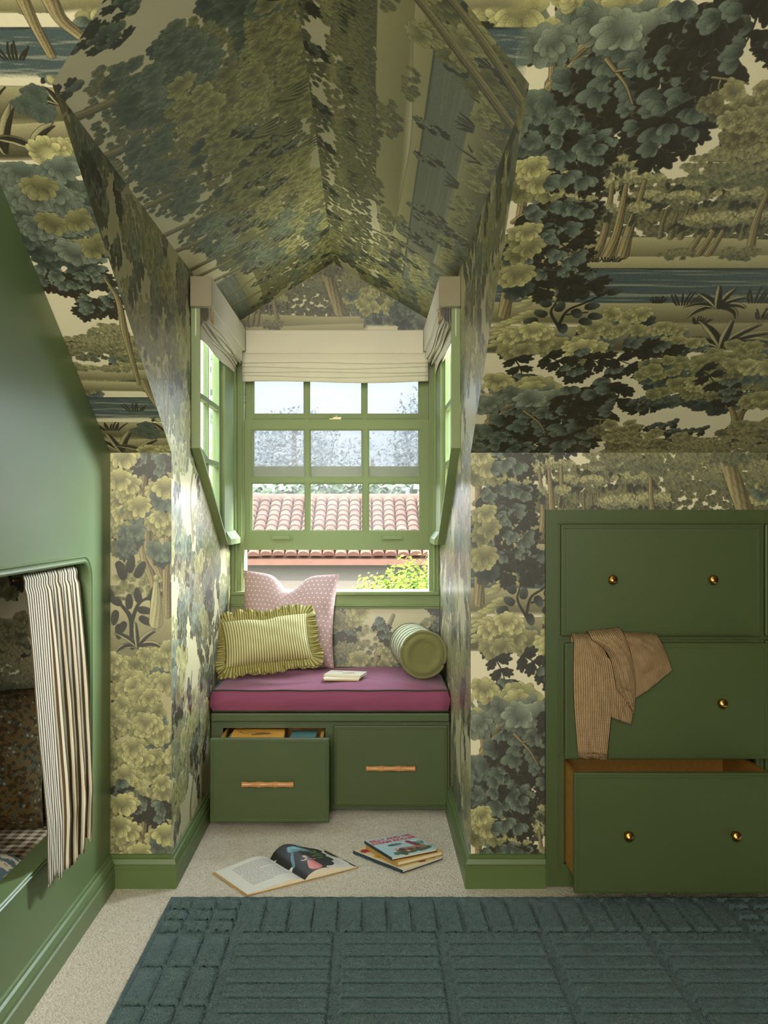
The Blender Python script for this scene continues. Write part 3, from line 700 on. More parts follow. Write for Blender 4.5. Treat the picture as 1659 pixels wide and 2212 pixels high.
# ---------------------------------------------------------------- materials
GREEN = rgb(104, 122, 72)
M_green = paint_mat('green_paint', rgb(104, 124, 80), .40, .5)
M_greenb = paint_mat('green_paint_half_shaded', rgb(84, 102, 56), .40, .4)  # same green paint, some shade put into the colour
M_greenw = paint_mat('green_paint_lit', rgb(120, 134, 86), .5, .25)  # same green paint, window light put into the colour
M_greenc = paint_mat('green_paint_shaded', rgb(69, 82, 45), .42, .4)  # same green paint, darkened to look shaded
im_v = image_of(paint_verdure(1100), 'verdure_print'); im_t = image_of(paint_thicket(1000), 'thicket_print'); im_c = image_of(paint_canopy(900), 'canopy_print')
im_l = image_of(paint_dormer_left(800), 'dormer_left_print'); im_r = image_of(paint_dormer_right(800), 'dormer_right_print')
M_paper = print_mat('verdure_wallpaper', im_v, .46, .5)
M_thicket = print_mat('thicket_wallpaper', im_t, .46, .5); M_canopy = print_mat('canopy_wallpaper', im_c, .34, .8)
M_dorl = print_mat('dormer_left_wallpaper', im_l, .46, .5); M_dorr = print_mat('dormer_right_wallpaper', im_r, .46, .5)
M_carpet = Nodes('loop_pile_carpet')
N = M_carpet; v_ = N.new('TexVoronoi'); v_.inputs['Scale'].default_value = 190; N.link(N.coord(), v_.inputs['Vector'])
N.color(N.mix(N.math('ADD', N.math('MULTIPLY', v_.outputs['Distance'], .9), N.math('MULTIPLY', N.noise(35, 3), .35)), rgb(246, 238, 222), rgb(196, 184, 160))); N.rough(.95, .1); N.bump(v_.outputs['Distance'], .9, -.006)
M_carpet = M_carpet.m
M_linen = cloth_mat('oatmeal_linen', rgb(206, 197, 178), .1, 520, .9, .5)
M_linen_d = cloth_mat('taupe_linen', rgb(138, 130, 104), .14, 520, .9, .6)
M_white = plain_mat('white_frame_paint', rgb(225, 224, 214), .5)
M_brass = plain_mat('aged_brass', rgb(176, 128, 62), .32, 1.)
M_oak = wood_mat('drawer_oak', rgb(186, 138, 62), rgb(150, 104, 42))
M_dark = plain_mat('dark_lining_paint', rgb(40, 34, 26), .8)  # plain dark paint for the carcass linings
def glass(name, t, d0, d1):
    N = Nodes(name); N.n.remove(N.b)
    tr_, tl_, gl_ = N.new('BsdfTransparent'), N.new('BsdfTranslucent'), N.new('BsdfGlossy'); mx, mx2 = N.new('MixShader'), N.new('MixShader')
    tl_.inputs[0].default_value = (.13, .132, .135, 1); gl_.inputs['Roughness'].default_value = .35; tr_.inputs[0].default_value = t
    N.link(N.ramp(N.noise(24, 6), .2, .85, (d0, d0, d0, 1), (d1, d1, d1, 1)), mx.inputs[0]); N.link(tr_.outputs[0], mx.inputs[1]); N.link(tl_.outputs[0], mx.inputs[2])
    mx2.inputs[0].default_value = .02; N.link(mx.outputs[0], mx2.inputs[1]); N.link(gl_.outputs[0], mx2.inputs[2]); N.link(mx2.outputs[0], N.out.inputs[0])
    return N.m
M_glass_up = glass('view_dimming_glass', (.335, .345, .355, 1), .03, .10)  # tint added to dim the bright view through the upper panes
M_glass = glass('dusty_window_glass', (.90, .91, .92, 1), .02, .07)
M_glass_side = glass('clear_window_glass', (.97, .98, .98, 1), .0, .04)

# ---------------------------------------------------------------- room shell
def struct(o): o['kind'] = 'structure'; return o
V_ = 1.163
struct(box('floor', (-2.6, 2.7, YB - .1, YF + .1, -.06, 0), M_carpet))
def uv_slope(off, dv=0.): return lambda p: ((p.x + off) / 1.6, ((Y0 - p.y) * SL + dv) / V_)
apex = (XRD, roof_y(RIDGE)); vL = (at(112, 167, 2.035).x, roof_y(EAVE)); vR = (at(1143, 193, 2.0).x, roof_y(EAVE))
vL = ((112 - VX) / F_PX * vL[1], vL[1]); vR = ((1143 - VX) / F_PX * vR[1], vR[1])
def slope(name, outline, off, sx, dv=0.):
    struct(from_bm(name, plate_bm(outline, [], lambda x, y: (x, y, roof_z(y)), (sx * .05, .05, .09)), M_paper, uv=uv_slope(off, dv)))
slope('ceiling_left', [(-2.6, Y0), (XL, Y0), vL, apex, (XRD, YFL), (-2.6, YFL)], 2.32, -1)
slope('ceiling_right', [(XR, Y0), (XW, Y0), (XW, YFL), (XRD, YFL), apex, vR], 0, 1)
struct(box('ceiling_flat', (-2.6, XW, YB, YFL, FLAT, FLAT + .08), M_white))
# dormer ceiling: two slopes, 3-D outlines
def slab(name, P, n, uv, mat=None, parent=None):
    bm = bmesh.new(); a = [bm.verts.new(p) for p in P]; f = bm.faces.new(a)
    r = bmesh.ops.extrude_face_region(bm, geom=[f])
    for v in [g for g in r['geom'] if isinstance(g, bmesh.types.BMVert)]: v.co += Vector(n)
    bmesh.ops.recalc_face_normals(bm, faces=bm.faces[:]); o = from_bm(name, bm, mat or M_paper, parent, uv=uv)
    return o if parent else struct(o)
rl = math.hypot(XRD - XL, RIDGE - EAVE)
slab('ceiling_dormer_left', [(vL[0], vL[1], EAVE), (XL, YF, EAVE), (XRD, YF, RIDGE), (XRD, apex[1], RIDGE)], (-.04, 0, .08),
     lambda p: ((p.y - 1.4) / 3.2, (p.z - EAVE) / (RIDGE - EAVE) * rl / .62), M_dorl)
slab('ceiling_dormer_right', [(vR[0], vR[1], EAVE), (XR, YF, EAVE), (XRD, YF, RIDGE), (XRD, apex[1], RIDGE)], (.04, 0, .08),
     lambda p: ((p.y - 1.4) / 3.2, (p.z - EAVE) / (RIDGE - EAVE) * rl / .62), M_dorr)
# cheeks with their window openings
WIN = [(3.505, 1.99), (3.505, 1.462), (4.12, 1.133), (4.12, 1.99)]
POST = [(4.12, 1.99), (4.12, 1.133), (4.41, 1.133), (4.41, 1.99)]
OPEN = [(3.505, 1.99), (3.505, 1.462), (4.12, 1.133), (4.41, 1.133), (4.41, 1.99)]
for nm, X, vx, sg, off in (('wall_dormer_left', XL, vL[0], -1, 2.9), ('wall_dormer_right', XR, vR[0], 1, .2)):
    bm = plate_bm([(Y0, 0), (YF, 0), (YF, EAVE), (vL[1], EAVE), (Y0, KNEE)], [[(3.475, 2.0), (3.475, 1.45), (4.12, 1.10), (4.44, 1.10), (4.44, 2.0)]],
                  lambda y, z: (X + (vx - X) * max(0, (z - KNEE) / (EAVE - KNEE)) * max(0, min(1, (YF - y) / (YF - vL[1]))), y, z), (sg * .03, .012, 0))
    struct(from_bm(nm, bm, M_canopy, uv=lambda p: ((p.y * (1 if sg < 0 else -1) + off) / 1.6, (p.z + (.52 if sg < 0 else .30)) / 1.12)))
# front wall of the dormer
FW = (-.575, .287, .843, 1.97)                                        # opening x0 x1 z0 z1
bm = plate_bm([(XL - .1, -.02), (XR + .1, -.02), (XR + .1, EAVE), (XR, EAVE), (XRD, RIDGE), (XL, EAVE), (XL - .1, EAVE)],
              [[(FW[0], FW[2]), (FW[1], FW[2]), (FW[1], FW[3]), (FW[0], FW[3])]], lambda x, z: (x, YF, z), (0, .13, 0))
struct(from_bm('wall_front', bm, M_canopy, uv=lambda p: ((p.x + 1.45) / 1.6, (p.z + .42) / 1.12)))
slab('trim_gable', [(XL + .03, YF - .002, 1.99), (XR - .03, YF - .002, 1.99), (XR - .03, YF - .002, EAVE + .016), (XRD, YF - .002, RIDGE - .003), (XL + .03, YF - .002, EAVE + .016)], (0, .0018, 0), lambda p: ((p.x + 1.35) / 1.6, (p.z - 1.215) / V_))
# knee walls and the rest of the room
struct(from_bm('wall_knee_left', plate_bm([(-2.6, 0), (XL, 0), (XL, KNEE), (-2.6, KNEE)], [], lambda x, z: (x, Y0, z), (-.05, .10, 0)), M_thicket,
               uv=lambda p: ((p.x + .83) / .56, (p.z - .10) / 1.12)))
struct(from_bm('wall_knee_right', plate_bm([(XR, 0), (XW, 0), (XW, KNEE), (XR, KNEE)], [[(.62, .05), (2.1, .05), (2.1, 1.19), (.62, 1.19)]], lambda x, z: (x, Y0, z), (.03, .03, 0)), M_paper,
               uv=lambda p: (p.x / 1.6, (p.z - KNEE - .03) / V_)))
struct(box('wall_back', (-2.6, XW, YB - .1, YB, 0, FLAT), M_white))
struct(box('wall_right', (XW, XW + .1, YB, Y0 + .1, 0, FLAT + .1), M_greenc))
struct(box('wall_left', (-2.7, -2.6, YB, Y0 + .1, 0, FLAT + .1), M_paper, uv=lambda p: (p.y / 1.6, p.z / V_)))

# ---------------------------------------------------------------- baseboards
BASE = [(0, 0), (.020, 0), (.020, .060), (.016, .064), (.016, .072), (.018, .078), (.012, .092), (.006, .096), (.006, .104), (0, .106)]
def baseboard(name, path, norms, prof=BASE, k=1.):
    return struct(sweep(name, [(a, b * k) for a, b in prof], [Vector((x, y, 0)) for x, y in path], M_greenb, frame=lambda i: (norms[i], (0, 0, 1))))
SEAT_Y = 3.885
baseboard('baseboard_left', [(XB, Y0), (XL, Y0), (XL, SEAT_Y)], [(0, -1, 0), (1, -1, 0), (1, 0, 0)])
baseboard('baseboard_right', [(.573, Y0), (XR, Y0), (XR, SEAT_Y)], [(0, -1, 0), (-1, -1, 0), (-1, 0, 0)])

# ---------------------------------------------------------------- window_1: the double-hung window in the front wall
w1 = struct(from_bm('window_1', plate_bm([(XL, .765), (XR, .765), (XR, 1.99), (XL, 1.99)], [[(FW[0] - .007, FW[2]), (FW[1] + .007, FW[2]), (FW[1] + .007, FW[3]), (FW[0] - .007, FW[3])]],
                                      lambda x, z: (x, YF - .018, z), (0, .018, 0)), M_greenw))
if True:
    mo = [(0, 0), (.012, .002), (.012, .008), (.006, .014), (.010, .020), (.004, .026), (0, .026)]
    for x0, dx in ((XL + .004, 1), (XR - .004, -1)):                  # upright mouldings on both jamb casings
        sweep('casing_moulding', mo, [Vector((x0, YF - .018, z)) for z in (.845, 1.97)], M_greenw, w1, frame=lambda i: ((0, -1, 0), (dx, 0, 0)))
box('window_stool', (XL, XR, YF - .034, YF + .02, .828, .846), M_greenw, w1, .005)
box('apron_bead', (XL, XR, YF - .026, YF - .017, .776, .786), M_greenw, w1, .003)
boxes('jamb', [(FW[0] - .0065, FW[0] + .001, YF - .004, YF + .016, FW[2], FW[3]), (FW[1] - .001, FW[1] + .0065, YF - .004, YF + .016, FW[2], FW[3]), (FW[0], FW[1], YF, YF + .13, FW[3] - .004, FW[3] + .02)], M_greenw, w1)
box('outer_sill', (FW[0], FW[1], YF + .018, YF + .17, FW[2] - .025, FW[2] - .002), M_white, w1, .004)
def frame_bm(b, cuts):
    bm = plate_bm([(b[0], b[2]), (b[1], b[2]), (b[1], b[3]), (b[0], b[3])], [[(c[0], c[2]), (c[1], c[2]), (c[1], c[3]), (c[0], c[3])] for c in cuts], lambda x, z: (x, b[4], z), (0, b[5] - b[4], 0))
    return bm
xs = [(-.543, -.289), (-.271, -.020), (.002, .247)]
lo = [(a, b, z0, z1) for z0, z1 in ((1.122, 1.349), (1.373, 1.600)) for a, b in xs]
s1 = from_bm('lower_sash', frame_bm((FW[0] - .006, FW[1] + .006, 1.036, 1.645, YF + .016, YF + .052), lo), M_greenw, w1)
xs2 = [(-.540, -.2965), (-.277, -.0245), (-.0055, .245)]
hi = [(a, b, z0, z1) for z0, z1 in ((1.423, 1.652), (1.672, 1.93)) for a, b in xs2]
s2 = from_bm('upper_sash', frame_bm((FW[0], FW[1], 1.379, 1.965, YF + .062, YF + .098), hi), M_greenw, w1)
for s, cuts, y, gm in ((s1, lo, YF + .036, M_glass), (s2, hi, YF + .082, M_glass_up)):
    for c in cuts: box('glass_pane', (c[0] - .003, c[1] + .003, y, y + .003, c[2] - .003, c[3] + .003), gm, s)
    for a, b, z0, z1 in cuts:                                          # glazing bead round each pane
        boxes('glazing_bead', [(a, a + .006, y - .012, y - .002, z0 + .006, z1 - .006), (b - .006, b, y - .012, y - .002, z0 + .006, z1 - .006), (a, b, y - .012, y - .002, z0, z0 + .006), (a, b, y - .012, y - .002, z1 - .006, z1)], M_greenw, s)
for px in (608, 848):
    c = at(px, 1162, YF + .014)
    l = boxes('sash_lift', [(c.x - .05, c.x - .036, c.y - .006, c.y + .004, c.z - .011, c.z + .011), (c.x + .036, c.x + .05, c.y - .006, c.y + .004, c.z - .011, c.z + .011), (c.x - .04, c.x + .04, c.y - .018, c.y - .010, c.z - .006, c.z + .006),
                            (c.x - .04, c.x - .034, c.y - .016, c.y, c.z - .006, c.z + .006), (c.x + .034, c.x + .04, c.y - .016, c.y, c.z - .006, c.z + .006)], M_greenw, s1, .0015)
c = at(724, 905, YF + .035)
M_lock = plain_mat('pale_brass', rgb(196, 184, 140), .45, .6)
lt = boxes('sash_lock', [(c.x - .028, c.x + .028, c.y - .016, c.y + .014, 1.645, 1.650), (c.x - .010, c.x + .030, c.y - .008, c.y + .008, 1.650, 1.657), (c.x + .002, c.x + .008, c.y - .01, c.y + .01, 1.657, 1.664)], M_lock, s1, .0015)

# ---------------------------------------------------------------- window_2 / window_3: the clipped windows in the cheeks
for nm, X, s in (('window_2', XL, 1), ('window_3', XR, -1)):
    out = [(3.452, 1.99), (3.452, 1.432), (4.150, 1.060), (4.470, 1.060), (4.470, 1.99)]
    # casing: proud of the cheek, following the clipped corner
    w = struct(from_bm(nm, plate_bm([(3.466, 1.99), (3.466, 1.444), (4.135, 1.078), (4.470, 1.078), (4.470, 1.99)], [WIN], lambda y, z: (X, y, z), (s * .022, 0, 0)), M_greenw))
    # rounded back band along the outer edge
    pth = [Vector((X, 3.458, 1.99)), Vector((X, 3.458, 1.440)), Vector((X, 4.150, 1.070))]
    d1 = Vector((0, 1, 0)); d2 = Vector((0, .47, .883)).normalized(); bi = (d1 + d2).normalized() * 1.1
    sweep('back_band', [(0, 0), (0, .032), (.010, .032), (.026, .026), (.026, .016), (.020, 0)], pth, M_greenw, w, frame=lambda i: (((d1, bi, d2)[i]), (s, 0, 0)))
    sweep('side_sill', [(0, .004), (.045, .004), (.045, .028), (.030, .048), (.024, .060), (0, .066)], [Vector((X, 4.155, 1.066)), Vector((X, 4.455, 1.066))], M_greenw, w, frame=lambda i: ((s, 0, 0), (0, 0, 1)))
    sweep('post_bead', [(0, 0), (.010, .0), (.010, .012), (0, .012)], [Vector((X + s * .022, 4.395, 1.13)), Vector((X + s * .022, 4.395, 1.99))], M_greenw, w, frame=lambda i: ((s, 0, 0), (0, 1, 0)))
    boxes('jamb', [(min(X, X - s * .03), max(X, X - s * .03), 4.112, 4.16, 1.12, 1.99), (min(X, X - s * .03), max(X, X - s * .03), 3.47, 3.512, 1.45, 1.99)], M_greenw, w)
    box('corner_post', (min(X - s * .02, X + s * .014), max(X - s * .02, X + s * .014), 4.13, 4.43, 1.12, 1.99), M_greenw, w)
    def clipz(y): return 1.462 + (y - 3.505) * (1.133 - 1.462) / (4.12 - 3.505)
    so = [(3.512, 1.985), (3.512, clipz(3.512)), (4.112, clipz(4.112)), (4.112, 1.985)]
    cuts = []
    ys = [(3.545, 3.805), (3.825, 4.078)]
    for y0, y1 in ys:
        for z0, z1 in ((0, 1.402), (1.422, 1.640), (1.660, 1.95)):
            lo0, lo1 = max(z0, clipz(y0) + .036), max(z0, clipz(y1) + .036)
            if z1 <= lo1 + .03: continue
            if z1 <= lo0:                                              # sloping edge leaves a triangle
                yy = y0 + (lo0 - z1) / (lo0 - lo1) * (y1 - y0); cuts.append([(yy + .02, z1), (y1, lo1 + .0), (y1, z1)])
            else: cuts.append([(y0, lo0), (y1, lo1), (y1, z1), (y0, z1)])
    sa = from_bm('sash', plate_bm(so, cuts, lambda y, z: (X + s * .004, y, z), (-s * .022, 0, 0)), M_greenw, w)
    for c in cuts:
        from_bm('glass_pane', plate_bm(c, [], lambda y, z: (X - s * .006, y, z), (-s * .003, 0, 0)), M_glass_side, sa)

# ---------------------------------------------------------------- outdoors
M_plaster = plain_mat('weathered_plaster', rgb(104, 98, 88), .9, 0., .05)
M_tileroof = Nodes('clay_tile'); N = M_tileroof; n = N.noise(5, 4)
oi = N.new('ObjectInfo'); N.color(N.mix(N.math('ADD', N.math('MULTIPLY', n, .5), N.math('MULTIPLY', oi.outputs['Random'], .5)), rgb(72, 48, 39), rgb(100, 75, 62))); N.rough(.95, .06); M_tileroof = N.m
M_leaf = Nodes('shrub_leaf'); N = M_leaf; N.color(N.mix(N.noise(9, 2), rgb(60, 80, 24), rgb(106, 118, 48))); N.rough(.9, .03); M_leaf = N.m
M_fleaf = plain_mat('haze_coloured_far_leaf', rgb(196, 203, 202), .9, 0., .05); M_bark = plain_mat('pale_bark', rgb(150, 128, 108), .9)  # far leaves coloured pale to imitate distance haze
M_lawn = plain_mat('dry_lawn', rgb(40, 42, 28), .95)
struct(box('ground', (-60, 60, 5.2, 90, -3.1, -3.0), M_lawn))
house = thing('neighbouring_house', 'low plastered house with a red clay tile roof seen through the front window', 'house', (-.5, 16, -3))
box('wall', (-12, 9, 15.35, 18.6, -3, .58), M_plaster, house)
ey, ez, ry, rz = 15.0, .545, 17.0, 1.485
rf = slab('roof', [(-12, ey, ez - .05), (9, ey, ez - .05), (9, ry, rz - .05), (-12, ry, rz - .05)], (0, 0, -.08), None, M_tileroof, house)
slab('rear_roof', [(-12, ry, rz - .05), (9, ry, rz - .05), (9, 19, .5), (-12, 19, .5)], (0, 0, -.08), None, M_tileroof, house)
sl = math.hypot(ry - ey, rz - ez); up = Vector((0, ry - ey, rz - ez)) / sl; nr = Vector((0, -up.z, up.y))
TV, TF = [], []
for j, (d, r) in enumerate(((-.01, .098), (.225, .082))):
    for k in range(7):
        t = math.pi * k / 6; TV.append(Vector((math.cos(t) * r, 0, 0)) + up * d + nr * (math.sin(t) * r * .8 + (.02 if j == 0 else 0)))
for k in range(6): TF.append((k, k + 1, 8 + k, 7 + k))
TF.append(tuple(range(7))[::-1])
tile0 = mesh('roof_tile', TV, TF, M_tileroof, None, smooth=False)
first = True
rng = random.Random(3)
for i in range(26):
    for j in range(11):
        o = tile0 if first else tile0.copy()
        if not first: COL.objects.link(o)
        first = False
        o.parent = rf
        o.location = Vector((-2.95 + i * .195, ey, ez)) + up * (j * .198) + nr * rng.uniform(-.006, .008) - Vector(house.location)
        o.rotation_euler = (rng.uniform(-.02, .02), rng.uniform(-.03, .03), rng.uniform(-.03, .03))
tube('ridge_cap', [Vector((x, ry, rz - .01)) for x in (-12, -4, 0, 4, 9)], .10, M_tileroof, house, n=10)

def leafy(name, label, cat, c, rad, n, size, mat, seed, trunk_to, tr=.05):
    t = thing(name, label, cat, (c[0], c[1], trunk_to))
    rg = random.Random(seed); V = []; F = []
    for i in range(n):
        while True:
            d = Vector((rg.uniform(-1, 1), rg.uniform(-1, 1), rg.uniform(-1, 1)))
            if .1 < d.length < 1: break
        d = d.normalized() * (rg.uniform(.55, 1.) + .12 * fbm(d.x * 5, d.z * 5, d.y * 4))
        p = Vector((c[0] + d.x * rad[0], c[1] + d.y * rad[1], c[2] + d.z * rad[2]))
        a = Vector((rg.uniform(-1, 1), rg.uniform(-1, 1), rg.uniform(-.6, .6))).normalized(); b = a.orthogonal().normalized()
        s = size * rg.uniform(.7, 1.3); k = len(V)
        V += [p, p + a * s * .5 + b * s * .28 + Vector((0, 0, -.1 * s)), p + a * s + Vector((0, 0, -.25 * s)), p + a * s * .5 - b * s * .28 + Vector((0, 0, -.1 * s))]
        F += [(k, k + 1, k + 2), (k, k + 2, k + 3)]
    f = mesh('foliage', V, F, mat, t); f['kind'] = 'stuff'
    tube('trunk', [Vector((c[0], c[1], trunk_to)), Vector((c[0] + .05, c[1], lerp(trunk_to, c[2], .6))), Vector((c[0], c[1], c[2] + rad[2] * .5))], [tr, tr * .8, tr * .4], M_bark, t)
    return t
leafy('shrub', 'bright yellow-green leafy shrub outside below the raised sash', 'shrub', (.70, 11, -.52), (1.18, .9, 1.22), 30000, .055, M_leaf, 2, -3.0)
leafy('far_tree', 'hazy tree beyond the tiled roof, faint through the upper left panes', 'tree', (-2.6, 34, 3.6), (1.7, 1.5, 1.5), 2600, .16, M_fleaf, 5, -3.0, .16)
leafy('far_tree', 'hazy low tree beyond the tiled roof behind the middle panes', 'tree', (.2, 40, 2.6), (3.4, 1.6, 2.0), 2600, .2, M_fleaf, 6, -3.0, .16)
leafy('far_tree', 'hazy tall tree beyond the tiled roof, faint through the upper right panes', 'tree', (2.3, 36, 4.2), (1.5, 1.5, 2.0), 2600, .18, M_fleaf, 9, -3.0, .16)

M_hedge = plain_mat('dark_hedge_leaf', rgb(62, 72, 54), .9, 0., .05)
leafy('far_hedge', 'long dark hedge standing behind the red clay tile roof', 'hedge', (-.6, 23, -.2), (5.2, .9, 2.25), 24000, .24, M_hedge, 12, -3.0, .16)

# ---------------------------------------------------------------- roman blinds
def chain(pts, parent):
    V = []; F = []; bm = bmesh.new(); L = sum((Vector(pts[i + 1]) - Vector(pts[i])).length for i in range(len(pts) - 1)); n = int(L / .0055)
    for i in range(n):
        p = poly_at(pts, i / n); bmesh.ops.create_icosphere(bm, subdivisions=1, radius=.0028, matrix=Matrix.Translation(p))
    o = from_bm('bead_chain', bm, M_brass, parent, smooth=True); o['kind'] = 'stuff'; return o
rng = random.Random(8)
for X, s, lab in ((XL, 1, 'oatmeal linen roman blind gathered over the side window in the left cheek'), (XR, -1, 'oatmeal linen roman blind gathered over the side window in the right cheek')):
    t = thing('roman_blind', lab, 'blind', (X + s * .04, 3.9, 1.945), group='linen roman blinds')
    y0, y1 = 3.425, 4.375; z0, z1 = 1.942, 2.048; xa, xb = X + s * .003, X + s * .078
    box('pelmet', (min(xa, xb), max(xa, xb), y0 + .002, y1, z0, z1), M_linen, t, .005)
    box('pelmet_end', (min(xa, xb) - .0006, max(xa, xb) + .0006, y0 - .002, y0 + .004, z0 - .0006, z1 + .0006), M_linen_d, t, .002)
    nf = 7
    for k in range(nf):                                                # loops of cloth, the one nearest the glass hangs lowest
        x = X + s * lerp(.064, .026, k / (nf - 1)); zb = lerp(1.898, 1.868, k / (nf - 1)) + (-.028 if k == nf - 1 else rng.uniform(-.006, .006)); ph = rng.uniform(0, 6)
        def loop(u, v, x=x, zb=zb, ph=ph):
            y = lerp(y0 + .02 + .002 * k, y1 - .005, v); a = u * 2 * math.pi
            r = .0027; h = (1.955 - zb) * (1 + .09 * math.sin(v * 5 + ph) * .3)
            sx = math.sin(a) * r * (1 + .35 * math.sin(v * 9 + ph)) + .003 * math.sin(v * 6 + ph)
            return Vector((x + s * sx, y, zb + (0 if abs(math.cos(a)) < 0 else (1 - math.cos(a)) / 2 * h) + .004 * math.sin(v * 7 + ph)))
        grid('blind_fold', loop, 12, 24, M_linen, t, wrapu=True, uvs=False)
    def hem(u, v):
        y = lerp(y0 + .03, y1 - .01, v); return Vector((X + s * (.016 + .003 * math.sin(v * 8)), y, lerp(1.95, 1.842 + .010 * math.sin(v * 3.1), u)))
    grid('hem', hem, 4, 20, M_linen, t, thick=.004, uvs=False)
    chain([(X + s * .071, y0 + .03, 1.945), (X + s * .072, y0 + .032, 1.90), (X + s * .076, y0 + .05, 1.888), (X + s * .078, y0 + .04, 1.945)], t)
t = thing('roman_blind', 'oatmeal linen roman blind gathered over the top of the front sash window', 'blind', (-.15, YF - .06, 1.935), group='linen roman blinds')
px0, px1 = XL + .079, XR - .079
box('pelmet', (px0, px1, 4.372, YF - .02, 1.933, 2.040), M_linen, t, .004)
for k, (ya, za, zb) in enumerate(((4.390, 1.945, 1.893), (4.402, 1.94, 1.872), (4.412, 1.94, 1.853), (4.422, 1.94, 1.834), (4.430, 1.94, 1.812))):
    ph = rng.uniform(0, 6)
    def fold(u, v, ya=ya, za=za, zb=zb, ph=ph, k=k):
        x = lerp(XL + .062 - .001 * k, XR - .058 + .001 * k, u); sag = .004 * math.sin(u * 3.1) + .0035 * math.sin(u * 7 + ph) * (v > .3)
        a = min(1, v / .6)
        if v < .6: return Vector((x, ya - .012 * math.sin(a * math.pi * .62), lerp(za, zb - sag, a)))
        b = (v - .6) / .4; return Vector((x, ya - .0112 + .016 * math.sin(b * math.pi / 2), zb - sag + .028 * (1 - math.cos(b * math.pi / 2))))
    grid('blind_fold', fold, 40, 14, M_linen, t, thick=.002, uvs=False)

# ---------------------------------------------------------------- window seat
seat = thing('window_seat', 'green built-in window seat with two drawers in the dormer', 'bench', (-.15, 4.1, 0))
SX0, SX1 = XL + .003, XR - .003
YS = SEAT_Y
d_l = (-.597, -.157); d_r = (-.137, .322)
bm = plate_bm([(SX0, .012), (SX1, .012), (SX1, .372), (SX0, .372)], [[(d_l[0] + .014, .045), (d_l[1] - .014, .045), (d_l[1] - .014, .34), (d_l[0] + .014, .34)]], lambda x, z: (x, YS, z), (0, .018, 0))
from_bm('face_frame', bm, M_greenc, seat)
box('nosing', (SX0, SX1, YS - .022, YS + .03, .368, .404), M_greenc, seat, .006)
box('seat_board', (SX0, SX1, YS + .02, YF - .002, .386, .404), M_greenc, seat)
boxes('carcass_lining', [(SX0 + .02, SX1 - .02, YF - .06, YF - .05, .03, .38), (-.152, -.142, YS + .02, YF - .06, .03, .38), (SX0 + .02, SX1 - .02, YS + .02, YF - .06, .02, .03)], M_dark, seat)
def bamboo(c, L, parent):
    pr = [(0, .0), (0, .0105), (.004, .0115)]
    for a, b in ((0, .33), (.33, .66), (.66, 1.)):
        x0, x1 = a * L, b * L
        pr += [(x0 + .008, .0105), ((x0 + x1) / 2, .0088), (x1 - .008, .0105)]
        if b < 1: pr += [(x1 - .005, .0130), (x1 - .003, .0108), (x1 - .001, .0108), (x1 + .001, .0135), (x1 + .003, .0108)]
    pr += [(L - .004, .0115), (L, .0105), (L, 0)]
    h = lathe('bamboo_handle', pr, Vector(c) + Vector((-L / 2, -.024, 0)), (1, 0, 0), M_bamboo, parent, n=16); h['label'] = 'bamboo bar handle'
    for q in (-.3, .3): tube('handle_post', [Vector(c) + Vector((q * L, -.024, 0)), Vector(c) + Vector((q * L, .002, 0))], .005, M_bamboo, h)
    return h
M_bamboo = wood_mat('bamboo', rgb(205, 150, 92), rgb(172, 112, 62), (8, 90, 90), .35)
def drawer_front(name, x0, x1, z0, z1, yf, parent, th=.02):
    f = box(name, (x0, x1, yf, yf + th, z0, z1), M_greenc, parent, .004, 2)
    m = .008; boxes('edge_bead', [(x0 + m, x1 - m, yf - .0025, yf, z1 - m - .006, z1 - m), (x0 + m, x1 - m, yf - .0025, yf, z0 + m, z0 + m + .006), (x0 + m, x0 + m + .006, yf - .0025, yf, z0 + m + .006, z1 - m - .006), (x1 - m - .006, x1 - m, yf - .0025, yf, z0 + m + .006, z1 - m - .006)], M_greenc, f, .001)
    return f
yo = 3.668
f = drawer_front('drawer', -.601, -.146, .026, .348, yo, seat)
bamboo((-.601 + .455 * .49, yo, 1.2 - (1691 - VY) / F_PX * yo), .197, f)
boxes('drawer_box', [(-.575, -.563, yo + .02, 4.16, .05, .330), (-.186, -.174, yo + .02, 4.16, .05, .330), (-.563, -.186, 4.148, 4.16, .05, .330), (-.563, -.186, yo + .02, 4.148, .235, .243)], M_oak, f, .001)
boxes('opening_bead', [(d_l[0] - .004, d_l[1] + .004, YS - .004, YS, .350, .357), (d_r[0] - .008, d_r[1] + .006, YS - .004, YS, .358, .364), (d_r[0] - .010, d_r[0] - .004, YS - .004, YS, .022, .358), (d_r[1] + .002, d_r[1] + .008, YS - .004, YS, .022, .358), (d_r[0] - .008, d_r[1] + .006, YS - .004, YS, .016, .022)], M_greenc, seat)
f = drawer_front('drawer', d_r[0], d_r[1], .030, .352, YS - .014, seat, .014)
bamboo((at(844, 1657, YS - .014).x, YS - .014, at(844, 1657, YS - .014).z), .197, f)

